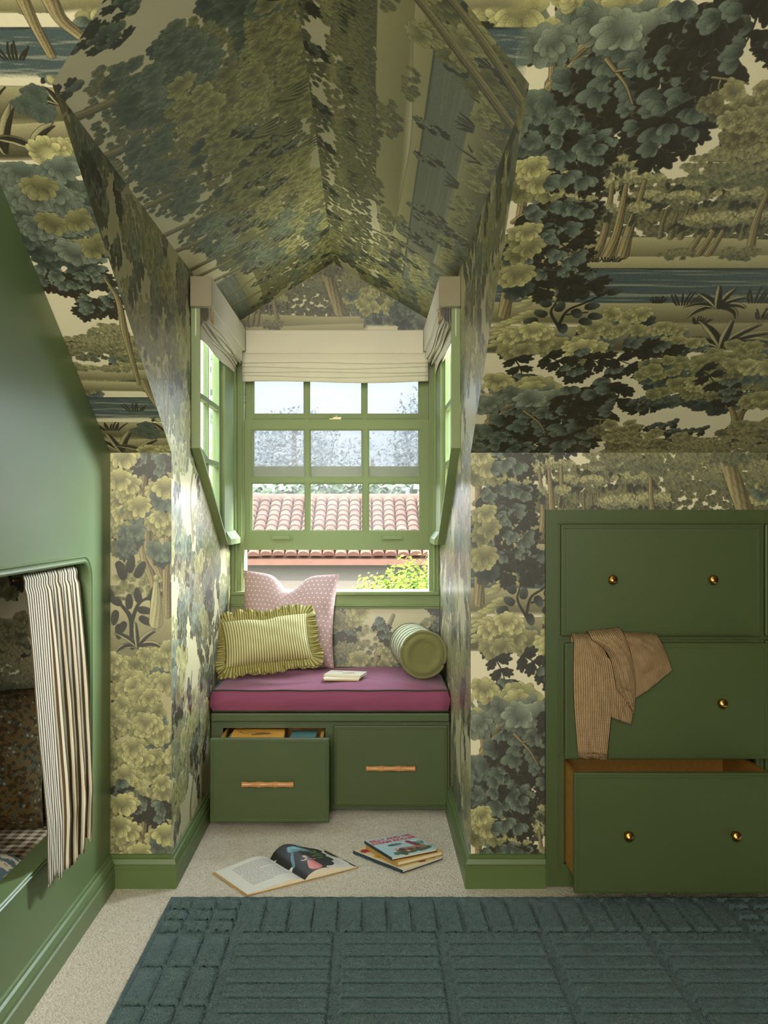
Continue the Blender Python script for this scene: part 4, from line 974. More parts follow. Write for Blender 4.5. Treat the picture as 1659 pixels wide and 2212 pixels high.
# ---------------------------------------------------------------- seat cushion
M_plum = cloth_mat('plum_velvet', rgb(136, 70, 96), .1, 700, .8, .25, .12)
M_pipe = cloth_mat('dark_green_piping', rgb(58, 60, 46), .1)
CZ0, CZ1 = .409, .494; CX0, CX1, CY0, CY1 = XL + .012, XR - .012, YS - .018, YF - .03
cu = thing('seat_cushion', 'plum velvet box cushion with dark piping on the window seat', 'cushion', (-.15, 4.15, CZ0))
def cush(u, v):
    # v: 0 bottom centre .. wraps over the side to the top centre ; u runs round the plan
    k = u * 4; e = int(k) % 4; f = k - int(k)
    c = [(CX0, CY0), (CX1, CY0), (CX1, CY1), (CX0, CY1)]
    a, b = c[e], c[(e + 1) % 4]; x, y = lerp(a[0], b[0], f), lerp(a[1], b[1], f); cx, cy = (CX0 + CX1) / 2, (CY0 + CY1) / 2
    if v < .25: q = v / .25; return Vector((lerp(cx, x, q), lerp(cy, y, q), CZ0))
    if v < .55:
        q = (v - .25) / .3; bu = .010 * math.sin(q * math.pi) + .0025 * fbm(x * 14 + y * 9, q * 4, 2) * math.sin(q * math.pi)
        return Vector((x + (bu if x >= CX1 - 1e-6 else -bu if x <= CX0 + 1e-6 else 0), y + (bu if y >= CY1 - 1e-6 else -bu if y <= CY0 + 1e-6 else 0), lerp(CZ0, CZ1, q)))
    q = (v - .55) / .45; x2, y2 = lerp(x, cx, q), lerp(y, cy, q)
    return Vector((x2, y2, CZ1 + .016 * (1 - (1 - min(1, q * 2.2)) ** 2) + .004 * fbm(x2 * 6, y2 * 7, 1) * min(1, q * 4) - .02 * math.exp(-(((x2 + .38) / .2) ** 2 + ((y2 - 4.15) / .2) ** 2))))
grid('cover', cush, 96, 40, M_plum, cu, wrapu=True, uvs=False)
for z in (CZ0 + .003, CZ1):
    pts = [(CX0, CY0), (CX1, CY0), (CX1, CY1), (CX0, CY1)]; P = []
    for i in range(4):
        for q in range(24):
            a, b = pts[i], pts[(i + 1) % 4]; P.append(Vector((lerp(a[0], b[0], q / 24), lerp(a[1], b[1], q / 24), z + .0012 * math.sin(q * 1.1 + i))))
    tube('piping', P, .0035, M_pipe, cu, closed=True, n=6)

# ---------------------------------------------------------------- pillows
def pillow_fn(w, h, t, pinch=.09, dent=0., wr=.004, seed=0, p=2.6):
    def fn(side):
        def f(u, v):
            a, b = u * 2 - 1, v * 2 - 1
            x = a * w / 2 * (1 - pinch * (1 - b * b)); z = b * h / 2 * (1 - pinch * (1 - a * a))
            k = ((1 - abs(a) ** p) * (1 - abs(b) ** p)); k = max(k, 0) ** .5
            z -= dent * math.exp(-(a / .26) ** 2) * max(0, (b + 1) / 2) ** 3
            th = t / 2 * k * (1 - .35 * dent * 8 * math.exp(-(a / .2) ** 2) * max(0, b) ** 2)
            th += wr * fbm(a * 4, b * 4, seed) * k + wr * .6 * math.sin((a * 5 + b * 9)) * (1 - k) * k
            return Vector((x, -side * th, z))
        return f
    return fn
def pillow_mesh(name, fn, n, mat, parent):
    V = []; UV = []; F = []; F0 = fn(1); F1 = fn(-1)
    for s_, fx in ((1, F0), (-1, F1)):
        o = len(V)
        for j in range(n + 1):
            for i in range(n + 1): V.append(fx(i / n, j / n)); UV.append((i / n, j / n))
        for j in range(n):
            for i in range(n):
                q = (o + j * (n + 1) + i, o + j * (n + 1) + i + 1, o + (j + 1) * (n + 1) + i + 1, o + (j + 1) * (n + 1) + i)
                F.append(q if s_ > 0 else q[::-1])
    return mesh(name, V, F, mat, parent, UV, True, world=False)
N = Nodes('dotted_mauve_cotton'); uvn = N.coord('UV', (21, 20, 1)); sp = N.new('SeparateXYZ'); N.link(uvn, sp.inputs[0])
row = N.math('MULTIPLY', N.math('FRACT', N.math('MULTIPLY', N.math('FLOOR', sp.outputs[1]), .5)), 1.0)
dx_ = N.math('SUBTRACT', N.math('FRACT', N.math('ADD', sp.outputs[0], row)), .5); dy_ = N.math('SUBTRACT', N.math('FRACT', sp.outputs[1]), .5)
dd = N.math('ADD', N.math('POWER', N.math('MULTIPLY', dx_, dx_), .5), N.math('POWER', N.math('MULTIPLY', dy_, dy_), .5))
mk = N.math('LESS_THAN', dd, .17)
N.color(N.mix(mk, rgb(172, 144, 139), rgb(226, 214, 208))); N.rough(.9, .15); N.bump(N.math('ADD', N.math('MULTIPLY', mk, .8), N.math('MULTIPLY', N.noise(500), .3)), .5, .0015); M_dots = N.m
def stripe_mat(name, axis, n, ca, cb, duty=.5, wob=.0, weave=600):
    N = Nodes(name); sp = N.new('SeparateXYZ'); N.link(N.coord('UV'), sp.inputs[0])
    x = sp.outputs[axis]
    if wob: x = N.math('ADD', x, N.math('MULTIPLY', N.noise(14, 2), wob))
    m = N.math('LESS_THAN', N.math('FRACT', N.math('MULTIPLY', x, n)), duty)
    f = N.noise(weave, 2); N.color(N.mix(.25, N.mix(m, ca, cb), N.ramp(f, .2, .8, (.55, .55, .55, 1), (1, 1, 1, 1)), 'MULTIPLY')); N.rough(.92, .12); N.bump(f, .3, .0008); return N.m
M_tick = stripe_mat('green_ticking', 0, 34, rgb(200, 194, 150), rgb(136, 128, 62), .45, .002)
M_tickr = stripe_mat('green_ticking_frill', 0, 150, rgb(172, 164, 108), rgb(116, 106, 50), .5)
pk = thing('throw_pillow', 'tall dusty mauve pillow with white dots leaning under the front window', 'pillow', (-.372, 4.33, .512), (math.radians(-14), math.radians(2), math.radians(-4)))
o = pillow_mesh('cover', pillow_fn(.445, .43, .15, .075, .075, .005, 3), 40, M_dots, pk); o.location = (0, 0, .205); 
fr = thing('throw_pillow', 'small green striped pillow with a ruffled edge in the left corner of the seat', 'pillow', (-.408, 4.045, .512), (math.radians(-29), math.radians(-5), math.radians(10)))
FW_, FH_ = .37, .208
fn = pillow_fn(FW_, FH_, .13, .05, .012, .004, 7)
o = pillow_mesh('cover', fn, 36, M_tick, fr); o.location = (0, 0, .143)
def edge_pt(s):
    s = (s % 1) * 4; e = int(s); q = s - e
    u, v = ((q, 0), (1, q), (1 - q, 1), (0, 1 - q))[e]
    p = fn(1)(u, v); p.y = 0; return p, ((0, -1), (1, 0), (0, 1), (-1, 0))[e], q, e
def ruff(u, v, amp=.012, wid=.050, y=0., ph=0.):
    p, nn, q, e = edge_pt(u); n0 = Vector((nn[0], 0, nn[1]))
    if q < .12 or q > .88:                                            # turn the corner gently
        e2 = (e - 1) % 4 if q < .5 else (e + 1) % 4; n2 = ((0, -1), (1, 0), (0, 1), (-1, 0))[e2]; k = .5 - (q / .24 if q < .5 else (1 - q) / .24)
        n0 = (n0 * (1 - k) + Vector((n2[0], 0, n2[1])) * k).normalized() * (1 + .25 * k)
    w = wid * (.86 + .12 * math.sin(u * 47 + 1 + ph)) * v
    f = math.sin(u * 2 * math.pi * 40 + 2.6 * math.sin(u * 23 + ph) + ph)
    return p + n0 * w + Vector((0, y + amp * f * v ** .8 + .012 * v * math.sin(u * 17), 0))
o = grid('ruffle', lambda u, v: ruff(u, v), 480, 5, M_tickr, fr, world=False, thick=.0015); o.location = (0, .0, .143)
o = grid('ruffle', lambda u, v: ruff(u + .004, v, .010, .046, .010, 1.9), 480, 4, M_tickr, fr, world=False, thick=.0015); o.location = (0, .0, .143)
M_bol = stripe_mat('bolster_stripe', 1, 6.5, rgb(204, 202, 172), rgb(122, 124, 88), .55, 0, 300)
M_boucle = cloth_mat('olive_boucle', rgb(118, 118, 72), .25, 160, .95, 1.2, .3)
bo = thing('bolster', 'striped sage bolster with an olive round end, beside the right cheek', 'bolster', (.234, 4.035, .61), (0, 0, math.radians(7)))
RB = .096
def bols(u, v):
    a = u * 2 * math.pi; r = RB * (1 - .05 * (2 * v - 1) ** 8) + .0016 * fbm(a * 2, v * 6, 1)
    return Vector((math.cos(a) * r, v * .335, math.sin(a) * r))
grid('bolster_body', bols, 40, 20, M_bol, bo, world=False, wrapu=True)
def bend(u, v):
    a = u * 2 * math.pi; r = RB * .97 * (1 - v); return Vector((math.cos(a) * r, -.012 * math.sin(min(1, v * 2.2) * math.pi) * 1.0 - .004 * v + .010 * math.exp(-((v - 1) / .2) ** 2) * 0 + .0012 * math.sin(a * 22) * v * (1 - v) * 4, math.sin(a) * r))
grid('end_disc', bend, 48, 12, M_boucle, bo, world=False, wrapu=True, uvs=False)
V = [Vector((math.cos(t) * RB * .99, .335, math.sin(t) * RB * .99)) for t in np.linspace(0, 2 * math.pi, 32, endpoint=False)]
mesh('rear_disc', V, [tuple(range(32))], M_boucle, bo, world=False)
tube('piping', [Vector((math.cos(t) * (RB + .001 * math.sin(t * 9)), -.002, math.sin(t) * (RB + .001 * math.cos(t * 7)))) for t in np.linspace(0, 2 * math.pi, 48, endpoint=False)], .0062, M_boucle, bo, world=False, closed=True)
def settle(t, z, gap=.0015):
    """lower or lift a thing until its lowest point rests on height z"""
    bpy.context.view_layer.update(); lo = 1e9
    for o in [t] + list(t.children_recursive):
        if o.type == 'MESH': lo = min(lo, min((o.matrix_world @ v.co).z for v in o.data.vertices))
    t.location.z += z + gap - lo
for t in (pk, fr, bo): settle(t, CZ1 + .0165, .002)

# ---------------------------------------------------------------- chest of drawers built into the right knee wall
CY = Y0 - .022                                                        # face of the frame
def cab(px, py): p = at(px, py, CY); return p.x, p.z
cx0, cz1 = cab(1179, 1101)
cab_t = thing('drawer_chest', 'tall green built-in chest of drawers with brass knobs by the right wall', 'chest', (cx0 + .5, CY, 0))
dx0, dx1 = cab(1210, 0)[0], cab(1641, 0)[0]
rows = [(cab(0, 1112 + 261)[1], cab(0, 1112 + 20)[1]), (cab(0, 1112 + 515)[1], cab(0, 1112 + 270)[1]), (cab(0, 1112 + 763)[1], cab(0, 1112 + 520)[1])]
wd = dx1 - dx0; pit = wd + .012
holes = [(dx0 + k * pit + .012, dx0 + k * pit + wd - .012, z0 + .012, z1 - .012) for k in range(2) for z0, z1 in rows]
XE = dx0 + 2 * pit + .05
from_bm('face_frame', plate_bm([(cx0, .008), (XE, .008), (XE, cz1), (cx0, cz1)], [[(a, c), (b, c), (b, d), (a, d)] for a, b, c, d in holes], lambda x, z: (x, CY, z), (0, .02, 0)), M_greenc, cab_t)
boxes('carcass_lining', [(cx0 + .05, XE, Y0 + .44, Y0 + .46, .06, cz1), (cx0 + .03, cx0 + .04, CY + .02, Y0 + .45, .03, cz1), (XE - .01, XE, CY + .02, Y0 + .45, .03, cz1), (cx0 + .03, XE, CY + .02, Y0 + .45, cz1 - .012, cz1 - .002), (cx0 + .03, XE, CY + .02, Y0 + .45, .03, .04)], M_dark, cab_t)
def knob(x, z, y, parent):
    k = lathe('knob', [(0, .009), (.002, .010), (.004, .006), (.012, .0055), (.016, .010), (.020, .0145), (.025, .0150), (.029, .011), (.031, .0)], (x, y, z), (0, -1, 0), M_brass, parent, n=18); k['label'] = 'round aged brass knob'; return k
opens = {(0, 0): (0., (1320, 1536)), (0, 1): (.062, (1556,)), (0, 2): (.193, (1355, 1585)), (1, 0): (0., None), (1, 1): (0., None), (1, 2): (0., None)}
for (k, r), (o_, kn) in opens.items():
    z0, z1 = rows[r]; x0 = dx0 + k * pit; yf = CY - .016 - o_
    fr_ = drawer_front('drawer', x0, x0 + wd, z0, z1, yf, cab_t, .018)
    ks = [(p - VX) / F_PX * yf for p in kn] if kn else [x0 + wd * .257, x0 + wd * .757]
    zk = 1.2 - ((1251, 1517, 1802)[r] - VY) / F_PX * (CY - .016 - (0, .062, .193)[r])
    for x in ks: knob(x, zk, yf, fr_)
    boxes('opening_bead', [(x0 - .007, x0 + wd + .007, CY - .004, CY, z1 + .001, z1 + .007), (x0 - .007, x0 - .001, CY - .004, CY, z0, z1), (x0 + wd + .001, x0 + wd + .007, CY - .004, CY, z0, z1)], M_greenc, cab_t, .001)
    if o_ > 0:
        ya, yb = yf + .018, yf + .46
        boxes('drawer_box', [(x0 + .016, x0 + .030, ya, yb, z0 + .02, z1 - .025), (x0 + wd - .030, x0 + wd - .016, ya, yb, z0 + .02, z1 - .025), (x0 + .03, x0 + wd - .03, yb - .014, yb, z0 + .02, z1 - .025), (x0 + .03, x0 + wd - .03, ya, yb, z0 + .02, z0 + .03)], M_oak, fr_, .001)
yd2 = CY - .016 - .062

# ---------------------------------------------------------------- knitted jumper hanging over the second drawer
N = Nodes('tan_rib_knit'); sp = N.new('SeparateXYZ'); N.link(N.coord('UV'), sp.inputs[0])
rib = N.math('ABSOLUTE', N.math('SINE', N.math('MULTIPLY', sp.outputs[0], math.pi))); st = N.math('ABSOLUTE', N.math('SINE', N.math('ADD', N.math('MULTIPLY', sp.outputs[1], 190), N.math('MULTIPLY', sp.outputs[0], 3.1))))
hh = N.math('ADD', rib, N.math('MULTIPLY', st, .45))
N.color(N.mix(N.math('ADD', N.math('MULTIPLY', hh, .55), N.math('MULTIPLY', N.noise(60), .4)), rgb(84, 64, 44), rgb(178, 148, 110))); N.rough(.95, .1); N.bump(hh, .9, .0022); M_knit = N.m
sw = thing('jumper', 'tan ribbed knitted jumper draped over the half-open middle drawer', 'jumper', (.8, yd2, .62))
def drape(name, L, R, ribs, bulge, y0, thick=.006, nu=26, nv=46, twist=0., back=True, seed=0):
    """cloth between a left and a right outline given as seen on the drawer front"""
    pl = [at(a, b, yd2 - y0) for a, b in L]; pr = [at(a, b, yd2 - y0) for a, b in R]
    V, UV, F = [], [], []; ztop = rows[1][1]
    def pt(u, v):
        p, q = smooth_at(pl, v), smooth_at(pr, v); c = p.lerp(q, u)
        c.y += -.010 - bulge * math.sin(math.pi * u) ** .8 * (.45 + .55 * math.sin(math.pi * min(1, v * 1.3 + .1)) ** .5) - .006 * fbm(u * 5 + seed, v * 6, seed) * math.sin(math.pi * u) - twist * math.sin(u * math.pi * 2) * v
        return c
    for j in range(nv + 1):
        v = j / nv
        for i in range(nu + 1):
            u = i / nu
            if back and j < 6:                                        # the part lying over the top edge and into the drawer
                c = pt(u, 0); k = (6 - j) / 6; ang = k * math.pi * .75
                c = c + Vector((0, (yd2 + .034 - c.y) * math.sin(min(ang, 1.57)), (.016 * math.sin(min(1.57, ang * 1.6)) if ang < 1.57 else .016 - (ang - 1.57) * .04)))
                V.append(c)
            else: V.append(pt(u, (j - 6) / (nv - 6) if back else v))
            UV.append((u * ribs, v))
    for j in range(nv):
        for i in range(nu): a = j * (nu + 1) + i; F.append((a, a + 1, a + nu + 2, a + nu + 1))
    o = mesh(name, V, F, M_knit, sw, UV, True)
    m = o.modifiers.new('thickness', 'SOLIDIFY'); m.thickness = thick; m.offset = 0
    return o
drape('sleeve', [(1239, 1384), (1237, 1450), (1239, 1530), (1247, 1630)], [(1296, 1384), (1316, 1440), (1319, 1530), (1309, 1634)], 17, .014, .010)
drape('body_panel', [(1346, 1380), (1357, 1405), (1366, 1460), (1369, 1508)], [(1424, 1384), (1434, 1405), (1441, 1422), (1449, 1446)], 26, .020, .010, seed=3)
drape('body_lower', [(1306, 1420), (1312, 1470), (1316, 1515), (1319, 1548)], [(1350, 1420), (1366, 1470), (1367, 1520), (1361, 1563)], 12, .008, .012, back=False, seed=5)
drape('body_fold', [(1276, 1380), (1302, 1398), (1318, 1424), (1328, 1466), (1332, 1486), (1358, 1520)], [(1346, 1372), (1356, 1400), (1366, 1440), (1370, 1486), (1369, 1506), (1366, 1540)], 15, .026, .022, seed=2)
drape('cuff', [(1247, 1622), (1248, 1628), (1249, 1633)], [(1310, 1626), (1310, 1632), (1309, 1637)], 24, .015, .012, .008, back=False)

# ---------------------------------------------------------------- built-in bunk on the left
bunk = thing('built_in_bunk', 'green panelled built-in bunk with a rounded opening along the left side', 'bunk bed', (XB - .3, 2.2, 0))
oy0, oy1, oz0, oz1, rr_ = .95, 2.862, .322, 1.066, .07
def rrect(y0, y1, z0, z1, r, n=8):
    P = [(y0, z0), (y1, z0)]
    for k in range(n + 1): t = math.pi / 2 * k / n; P.append((y1 - r + r * math.cos(t), z1 - r + r * math.sin(t)))
    for k in range(n + 1): t = math.pi / 2 + math.pi / 2 * k / n; P.append((y0 + r + r * math.cos(t), z1 - r + r * math.sin(t)))
    return P
hole = rrect(oy0, oy1, oz0, oz1, rr_)
from_bm('front_panel', plate_bm([(YB, 0), (Y0 - .001, 0), (Y0 - .001, roof_z(Y0) - .001), (YFL, FLAT - .002), (YB, FLAT - .002)], [hole], lambda y, z: (XB, y, z), (-.05, 0, 0)), M_green, bunk)
def fr_hole(i):
    n = len(hole); p, q, r = Vector(hole[i - 1]), Vector(hole[i]), Vector(hole[(i + 1) % n]); d = ((q - p).normalized() + (r - q).normalized()).normalized()
    return (0, d.y, -d.x), (1, 0, 0)
sweep('opening_bead', [(-.006, 0), (-.006, .007), (-.001, .010), (.004, .007), (.008, .007), (.012, .010), (.016, .006), (.017, 0)], [Vector((XB, y, z)) for y, z in hole], M_green, bunk, closed=True, frame=fr_hole)
sweep('baseboard', [(a, b * 1.0) for a, b in BASE], [Vector((XB, YB, 0)), Vector((XB, Y0 - .02, 0))], M_green, bunk, frame=lambda i: ((1, 0, 0), (0, 0, 1)))
boxes('bed_platform', [(-1.95, XB - .05, .7, Y0 - .014, .17, .19)], M_greenc, bunk)
struct(box('wall_bunk', (-1.98, -1.95, .6, Y0, 0, 1.9), M_canopy, uv=lambda p: ((p.y + .3) / 1.6, (p.z + .35) / V_)))
struct(box('wall_bunk_end', (-1.95, XB - .05, Y0 - .012, Y0 - .0015, 0, 1.38), M_paper, uv=lambda p: ((p.x + 2.35) / 1.6, (p.z + .47) / V_)))
struct(box('wall_bunk_foot', (-1.95, XB - .05, .66, .70, 0, 1.9), M_greenc))
N = Nodes('brown_gingham'); sp = N.new('SeparateXYZ'); N.link(N.coord(), sp.inputs[0])
g1 = N.math('LESS_THAN', N.math('FRACT', N.math('MULTIPLY', sp.outputs[0], 32)), .5); g2 = N.math('LESS_THAN', N.math('FRACT', N.math('MULTIPLY', sp.outputs[1], 32)), .5)
N.color(N.mix(N.math('MULTIPLY', N.math('ADD', g1, g2), .5), rgb(150, 136, 112), rgb(66, 52, 36))); N.rough(.95, .1); M_ging = N.m
N = Nodes('paisley_cotton'); v1 = N.new('TexVoronoi'); v1.inputs['Scale'].default_value = 48; N.link(N.coord(scale=(1, 1.6, 1)), v1.inputs['Vector'])
v2 = N.noise(70, 3); c = N.mix(N.ramp(v1.outputs['Distance'], .18, .24), rgb(104, 94, 64), rgb(48, 58, 50)); c = N.mix(N.ramp(v1.outputs['Distance'], .36, .42), c, rgb(70, 56, 30)); c = N.mix(N.ramp(v2, .5, .56), c, rgb(44, 36, 20)); N.color(c); N.rough(.92, .1); M_pais = N.m
ma = thing('mattress', 'mattress under a brown gingham sheet inside the bunk', 'mattress', (-1.4, 2.0, .191))
box('mattress_body', (-1.93, XB - .056, .72, Y0 - .03, .191, .300), M_ging, ma, .03, 3)
def bed_pillow(name, label, loc, rot, w, h, t, mat, seed):
    p = thing(name, label, 'pillow', loc, rot); o = pillow_mesh('cover', pillow_fn(w, h, t, .06, .02, .008, seed), 30, mat, p); o.location = (0, 0, 0); return p
bed_pillow('bed_pillow', 'large dark paisley pillow standing at the window end of the bunk', (-1.17, 2.72, .512), (math.radians(-22), 0, math.radians(8)), .52, .40, .20, M_pais, 4)
N = Nodes('light_paisley'); v1 = N.new('TexVoronoi'); v1.inputs['Scale'].default_value = 30; N.link(N.coord(scale=(1, 1.5, 1)), v1.inputs['Vector'])
c = N.mix(N.ramp(v1.outputs['Distance'], .2, .26), rgb(196, 172, 120), rgb(236, 230, 208)); c = N.mix(N.ramp(N.noise(40, 3), .5, .56), c, rgb(110, 132, 140)); N.color(c); N.rough(.92, .1); M_lpais = N.m
dv = thing('quilt', 'folded pale patterned quilt lying on the bunk sheet', 'quilt', (-1.05, 2.1, .302))
def quilt(u, v):
    a = v * 2 * math.pi; x = lerp(-1.62, -.884, u); k = .5 + .5 * math.cos(a); y = 1.74 + .76 * (.5 - .5 * math.cos(a))
    e = min(1, min(u, 1 - u) * 9) ** .5
    z = .303 + (.050 * e * max(0, math.sin(a)) ** .45 if a < math.pi else 0.0) + .004 * fbm(u * 7, v * 8, 1) * (a < math.pi) * e + .0005
    return Vector((x, y, z))
grid('quilt_cover', quilt, 24, 40, M_lpais, dv, wrapu=False, uvs=False)

# striped curtain drawn to the window end of the bunk
M_tickc = stripe_mat('brown_ticking', 0, 1, rgb(232, 222, 198), rgb(98, 82, 58), .48, .0012)
ct = thing('bunk_curtain', 'brown and cream striped curtain drawn aside at the bunk opening', 'curtain', (XB, 2.56, 1.04))
tube('curtain_rod', [Vector((XB - .040, 2.36, 1.040)), Vector((XB - .040, 2.795, 1.040))], .005, M_brass, ct)
def curt(u, v):
    # v: 0 top .. 1 bottom ; fold edges face the window
    z0 = 1.052; za = lerp(.300, .285, u) - .022 * math.sin(u * 3.0 + .6) - .018 * max(0, math.sin(u * 2 * math.pi * 4.5))
    z = lerp(z0, za, v)
    ya0, yb0 = 2.372, 2.818; ya1, yb1 = 2.395, 2.745
    ya = lerp(ya0, ya1, max(0, (v - .3) / .7) ** 1.6); yb = lerp(yb0, yb1, v)
    y = lerp(ya, yb, u)
    w_ = 3.6 + 2.6 * u; q = max(0., (u - .34) / .66); s = math.sin(q * 2 * math.pi * 3.6 + .3 * math.sin(v * 3)) if u > .34 else .5 * math.sin((u - .34) * 9); amp = (.006 + .008 * min(1, v * 2.2)) * (.4 if u < .34 else 1)
    y += .8 * amp * math.cos(q * 2 * math.pi * 3.6) * (q > 0) * min(1, q * 8)
    x = XB - .018 + .054 * min(1, v / .82) ** .8 + amp * s + .003 * fbm(u * 9, v * 5, 2) * v
    if v < .055: x = XB - .020 + amp * s * .6 + (.004 if .02 < v < .05 else -.002)
    return Vector((x, y, z))
o = grid('curtain_cloth', curt, 260, 46, M_tickc, ct, thick=.0018)
acc = [0.]
for i in range(260): acc.append(acc[-1] + (curt((i + 1) / 260, .35) - curt(i / 260, .35)).length)       # stripes keep their width along the cloth
for l, d in zip(o.data.loops, o.data.uv_layers[0].data): d.uv.x = acc[l.vertex_index % 261] / .0165

# ---------------------------------------------------------------- rug with carved bars
N = Nodes('teal_wool_pile'); n1 = N.noise(330, 2); n2 = N.noise(26, 3); v_ = N.new('TexVoronoi'); v_.inputs['Scale'].default_value = 300; N.link(N.coord(), v_.inputs['Vector'])
N.color(N.mix(N.math('ADD', N.math('MULTIPLY', n1, .62), N.math('MULTIPLY', n2, .38)), rgb(16, 42, 45), rgb(104, 136, 134))); N.rough(1., .05); N.b.inputs['Sheen Weight'].default_value = .25
N.bump(N.math('ADD', N.math('MULTIPLY', n1, .6), N.math('MULTIPLY', v_.outputs['Distance'], .8)), 1., .006); M_rug = N.m
rug = thing('rug', 'teal wool rug with carved raised bars on the cream carpet', 'rug', (.35, 2.2, 0))
RX0, RX1, RY1, RY0 = -.612, 1.315, 2.975, 1.0
def rugbase():
    nx, ny = 300, 300; V = []; F = []
    for j in range(ny + 1):
        for i in range(nx + 1):
            u, v = i / nx, j / ny; x, y = lerp(RX0, RX1, u), lerp(RY0, RY1, v)
            ed = min(u * nx, (nx - u * nx), v * ny, (ny - v * ny)); 
            if i in (0, nx): x += .004 * fbm(y * 40, 1, 2)
            if j in (0, ny): y += .004 * fbm(x * 40, 2, 5)
            rim_ = max(0, 1 - min(x - RX0, RX1 - x, RY1 - y) / .016) if ed >= .5 else 0
            V.append((x, y, .003 if ed < .5 else   .009 + .0130 * min(1, rim_ * 3) + .0012 * fbm(x * 60, y * 60, 1)))
    for j in range(ny):
        for i in range(nx): a = j * (nx + 1) + i; F.append((a, a + 1, a + nx + 2, a + nx + 1))
    return mesh('pile_ground', V, F, M_rug, rug, None, True)
rugbase()
def bar_mesh(w, l, seed, hgt=.0145):
    nx, ny = max(6, int(w / .0045)), max(6, int(l / .0045)); V = []; F = []
    for j in range(ny + 1):
        for i in range(nx + 1):
            u, v = i / nx, j / ny; a, b = (u - .5) * w, (v - .5) * l
            dx, dy = w / 2 - abs(a), l / 2 - abs(b); cr = .009
            d = min(dx, dy)
            if dx < cr and dy < cr: d = cr - math.hypot(cr - dx, cr - dy)
            d += .0016 * fbm(a * 130 + seed, b * 130, seed)
            k = max(0, min(1, d / .005)); z = .0085 + hgt * math.sqrt(k * (2 - k)) + .0013 * (fbm(a * 190, b * 170, seed + 2) + .8 * fbm(a * 520, b * 480, seed)) * k
            V.append((a, b, z if d > 0 else .007))
    for j in range(ny):
        for i in range(nx): q = j * (nx + 1) + i; F.append((q, q + 1, q + nx + 2, q + nx + 1))
    me = bpy.data.meshes.new('pile_bar'); me.from_pydata(V, [], F); me.materials.append(M_rug); me.polygons.foreach_set('use_smooth', [True] * len(me.polygons)); return me
cache = {}
rng = random.Random(4)
def bar(cx, cy, w, l):
    key = (round(w, 3), round(l, 3), rng.randint(0, 2))
    if key not in cache: cache[key] = bar_mesh(w, l, key[2] * 3 + 1)
    o = bpy.data.objects.new('pile_bar', cache[key]); COL.objects.link(o); o.parent = rug; o.location = Vector((cx, cy, 0)) - Vector(rug.location)
GX = [-.374 + i * .2902 for i in range(6)]; BY = 2.725
for i in range(5):
    xa, xb = GX[i] + .012, GX[i + 1] - .012
    for r in range(11): bar((xa + xb) / 2, BY - .038 - r * .0735, xb - xa, .063)
    for q in range(4): bar(GX[i] + .0363 + q * .0726, BY + .124, .063, .218)
for sx in (-1, 1):
    for q in range(3):
        x = (RX0 + .048 + q * .073) if sx < 0 else (RX1 - .048 - q * .073)
        for r in range(3): bar(x, BY + .05 + r * .075, .062, .050)
        for r in range(4): bar(x, BY - .105 - r * .2, .063, .180)

# ---------------------------------------------------------------- books
M_page = plain_mat('cream_book_paper', rgb(222, 212, 186), .8); M_card = plain_mat('straw_board_cover', rgb(176, 138, 74), .6); M_blue = plain_mat('navy_cloth_board', rgb(34, 58, 70), .6)
def art(U, V, bg, fn, R=1600, seed=1):
    P = Print(U, V, R, seed); P.a[:] = bg; fn(P); return P
RED, CRM, INK, TEAL, LEAFG = C3(178, 34, 40), C3(232, 222, 192), C3(30, 28, 34), C3(120, 172, 184), C3(70, 128, 56)
def cover_steam(P):                                                   # pale blue sky, a garden steam machine, flowers
    P.mass([(.06, .03, .05, .02), (.14, .035, .04, .015)], .016, C3(90, 130, 80), C3(60, 100, 70), C3(40, 70, 60), .8)
    P.lobe(.045, .105, 0, .06, .010, C3(60, 92, 96), C3(74, 110, 112), line=INK); P.lobe(.10, .108, 0, .07, .012, C3(190, 210, 214), C3(214, 228, 230), line=INK)
    P.stroke([(.13, .112), (.15, .045)], (.010, .012), C3(190, 40, 60), C3(60, 40, 90), bark=0)
    P.stroke([(.075, .05), (.15, .042)], (.018, .016), C3(170, 130, 84), C3(110, 76, 50), bark=0)
    for x, y, r, c in ((.07, .052, .016, C3(64, 34, 66)), (.10, .044, .013, C3(80, 42, 74)), (.056, .064, .010, C3(224, 128, 128)), (.128, .04, .010, C3(60, 40, 70)), (.085, .03, .008, C3(230, 150, 60))):
        P.rosette(x, y, r, c, c * 1.2, spread=170, n=9)
    for x in (.155, .163, .17): P.blade(x, .07, 100 - (x - .15) * 1500, .035, .003, 20, LEAFG, LEAFG * .7)
def cover_yellow(P):
    P.stroke([(.02, .06), (.17, .05)], (.03, .03), C3(214, 140, 40), C3(196, 120, 34), bark=0)
    for x, y in ((.05, .05), (.1, .06), (.14, .045)): P.rosette(x, y, .02, C3(120, 60, 40), C3(150, 80, 50), n=7)
def cover_big(P):
    for x, y, c in ((.03, .22, RED), (.06, .2, C3(200, 60, 40)), (.1, .225, C3(40, 90, 110)), (.15, .2, RED), (.03, .15, C3(214, 170, 60)), (.07, .12, C3(226, 190, 80)), (.05, .05, C3(60, 110, 80)), (.14, .08, C3(190, 70, 50)), (.165, .14, C3(214, 150, 60)), (.11, .03, C3(150, 60, 40)), (.16, .03, C3(200, 120, 60))):
        P.rosette(x, y, .022, c * .8, c, spread=165, n=8, line=INK)
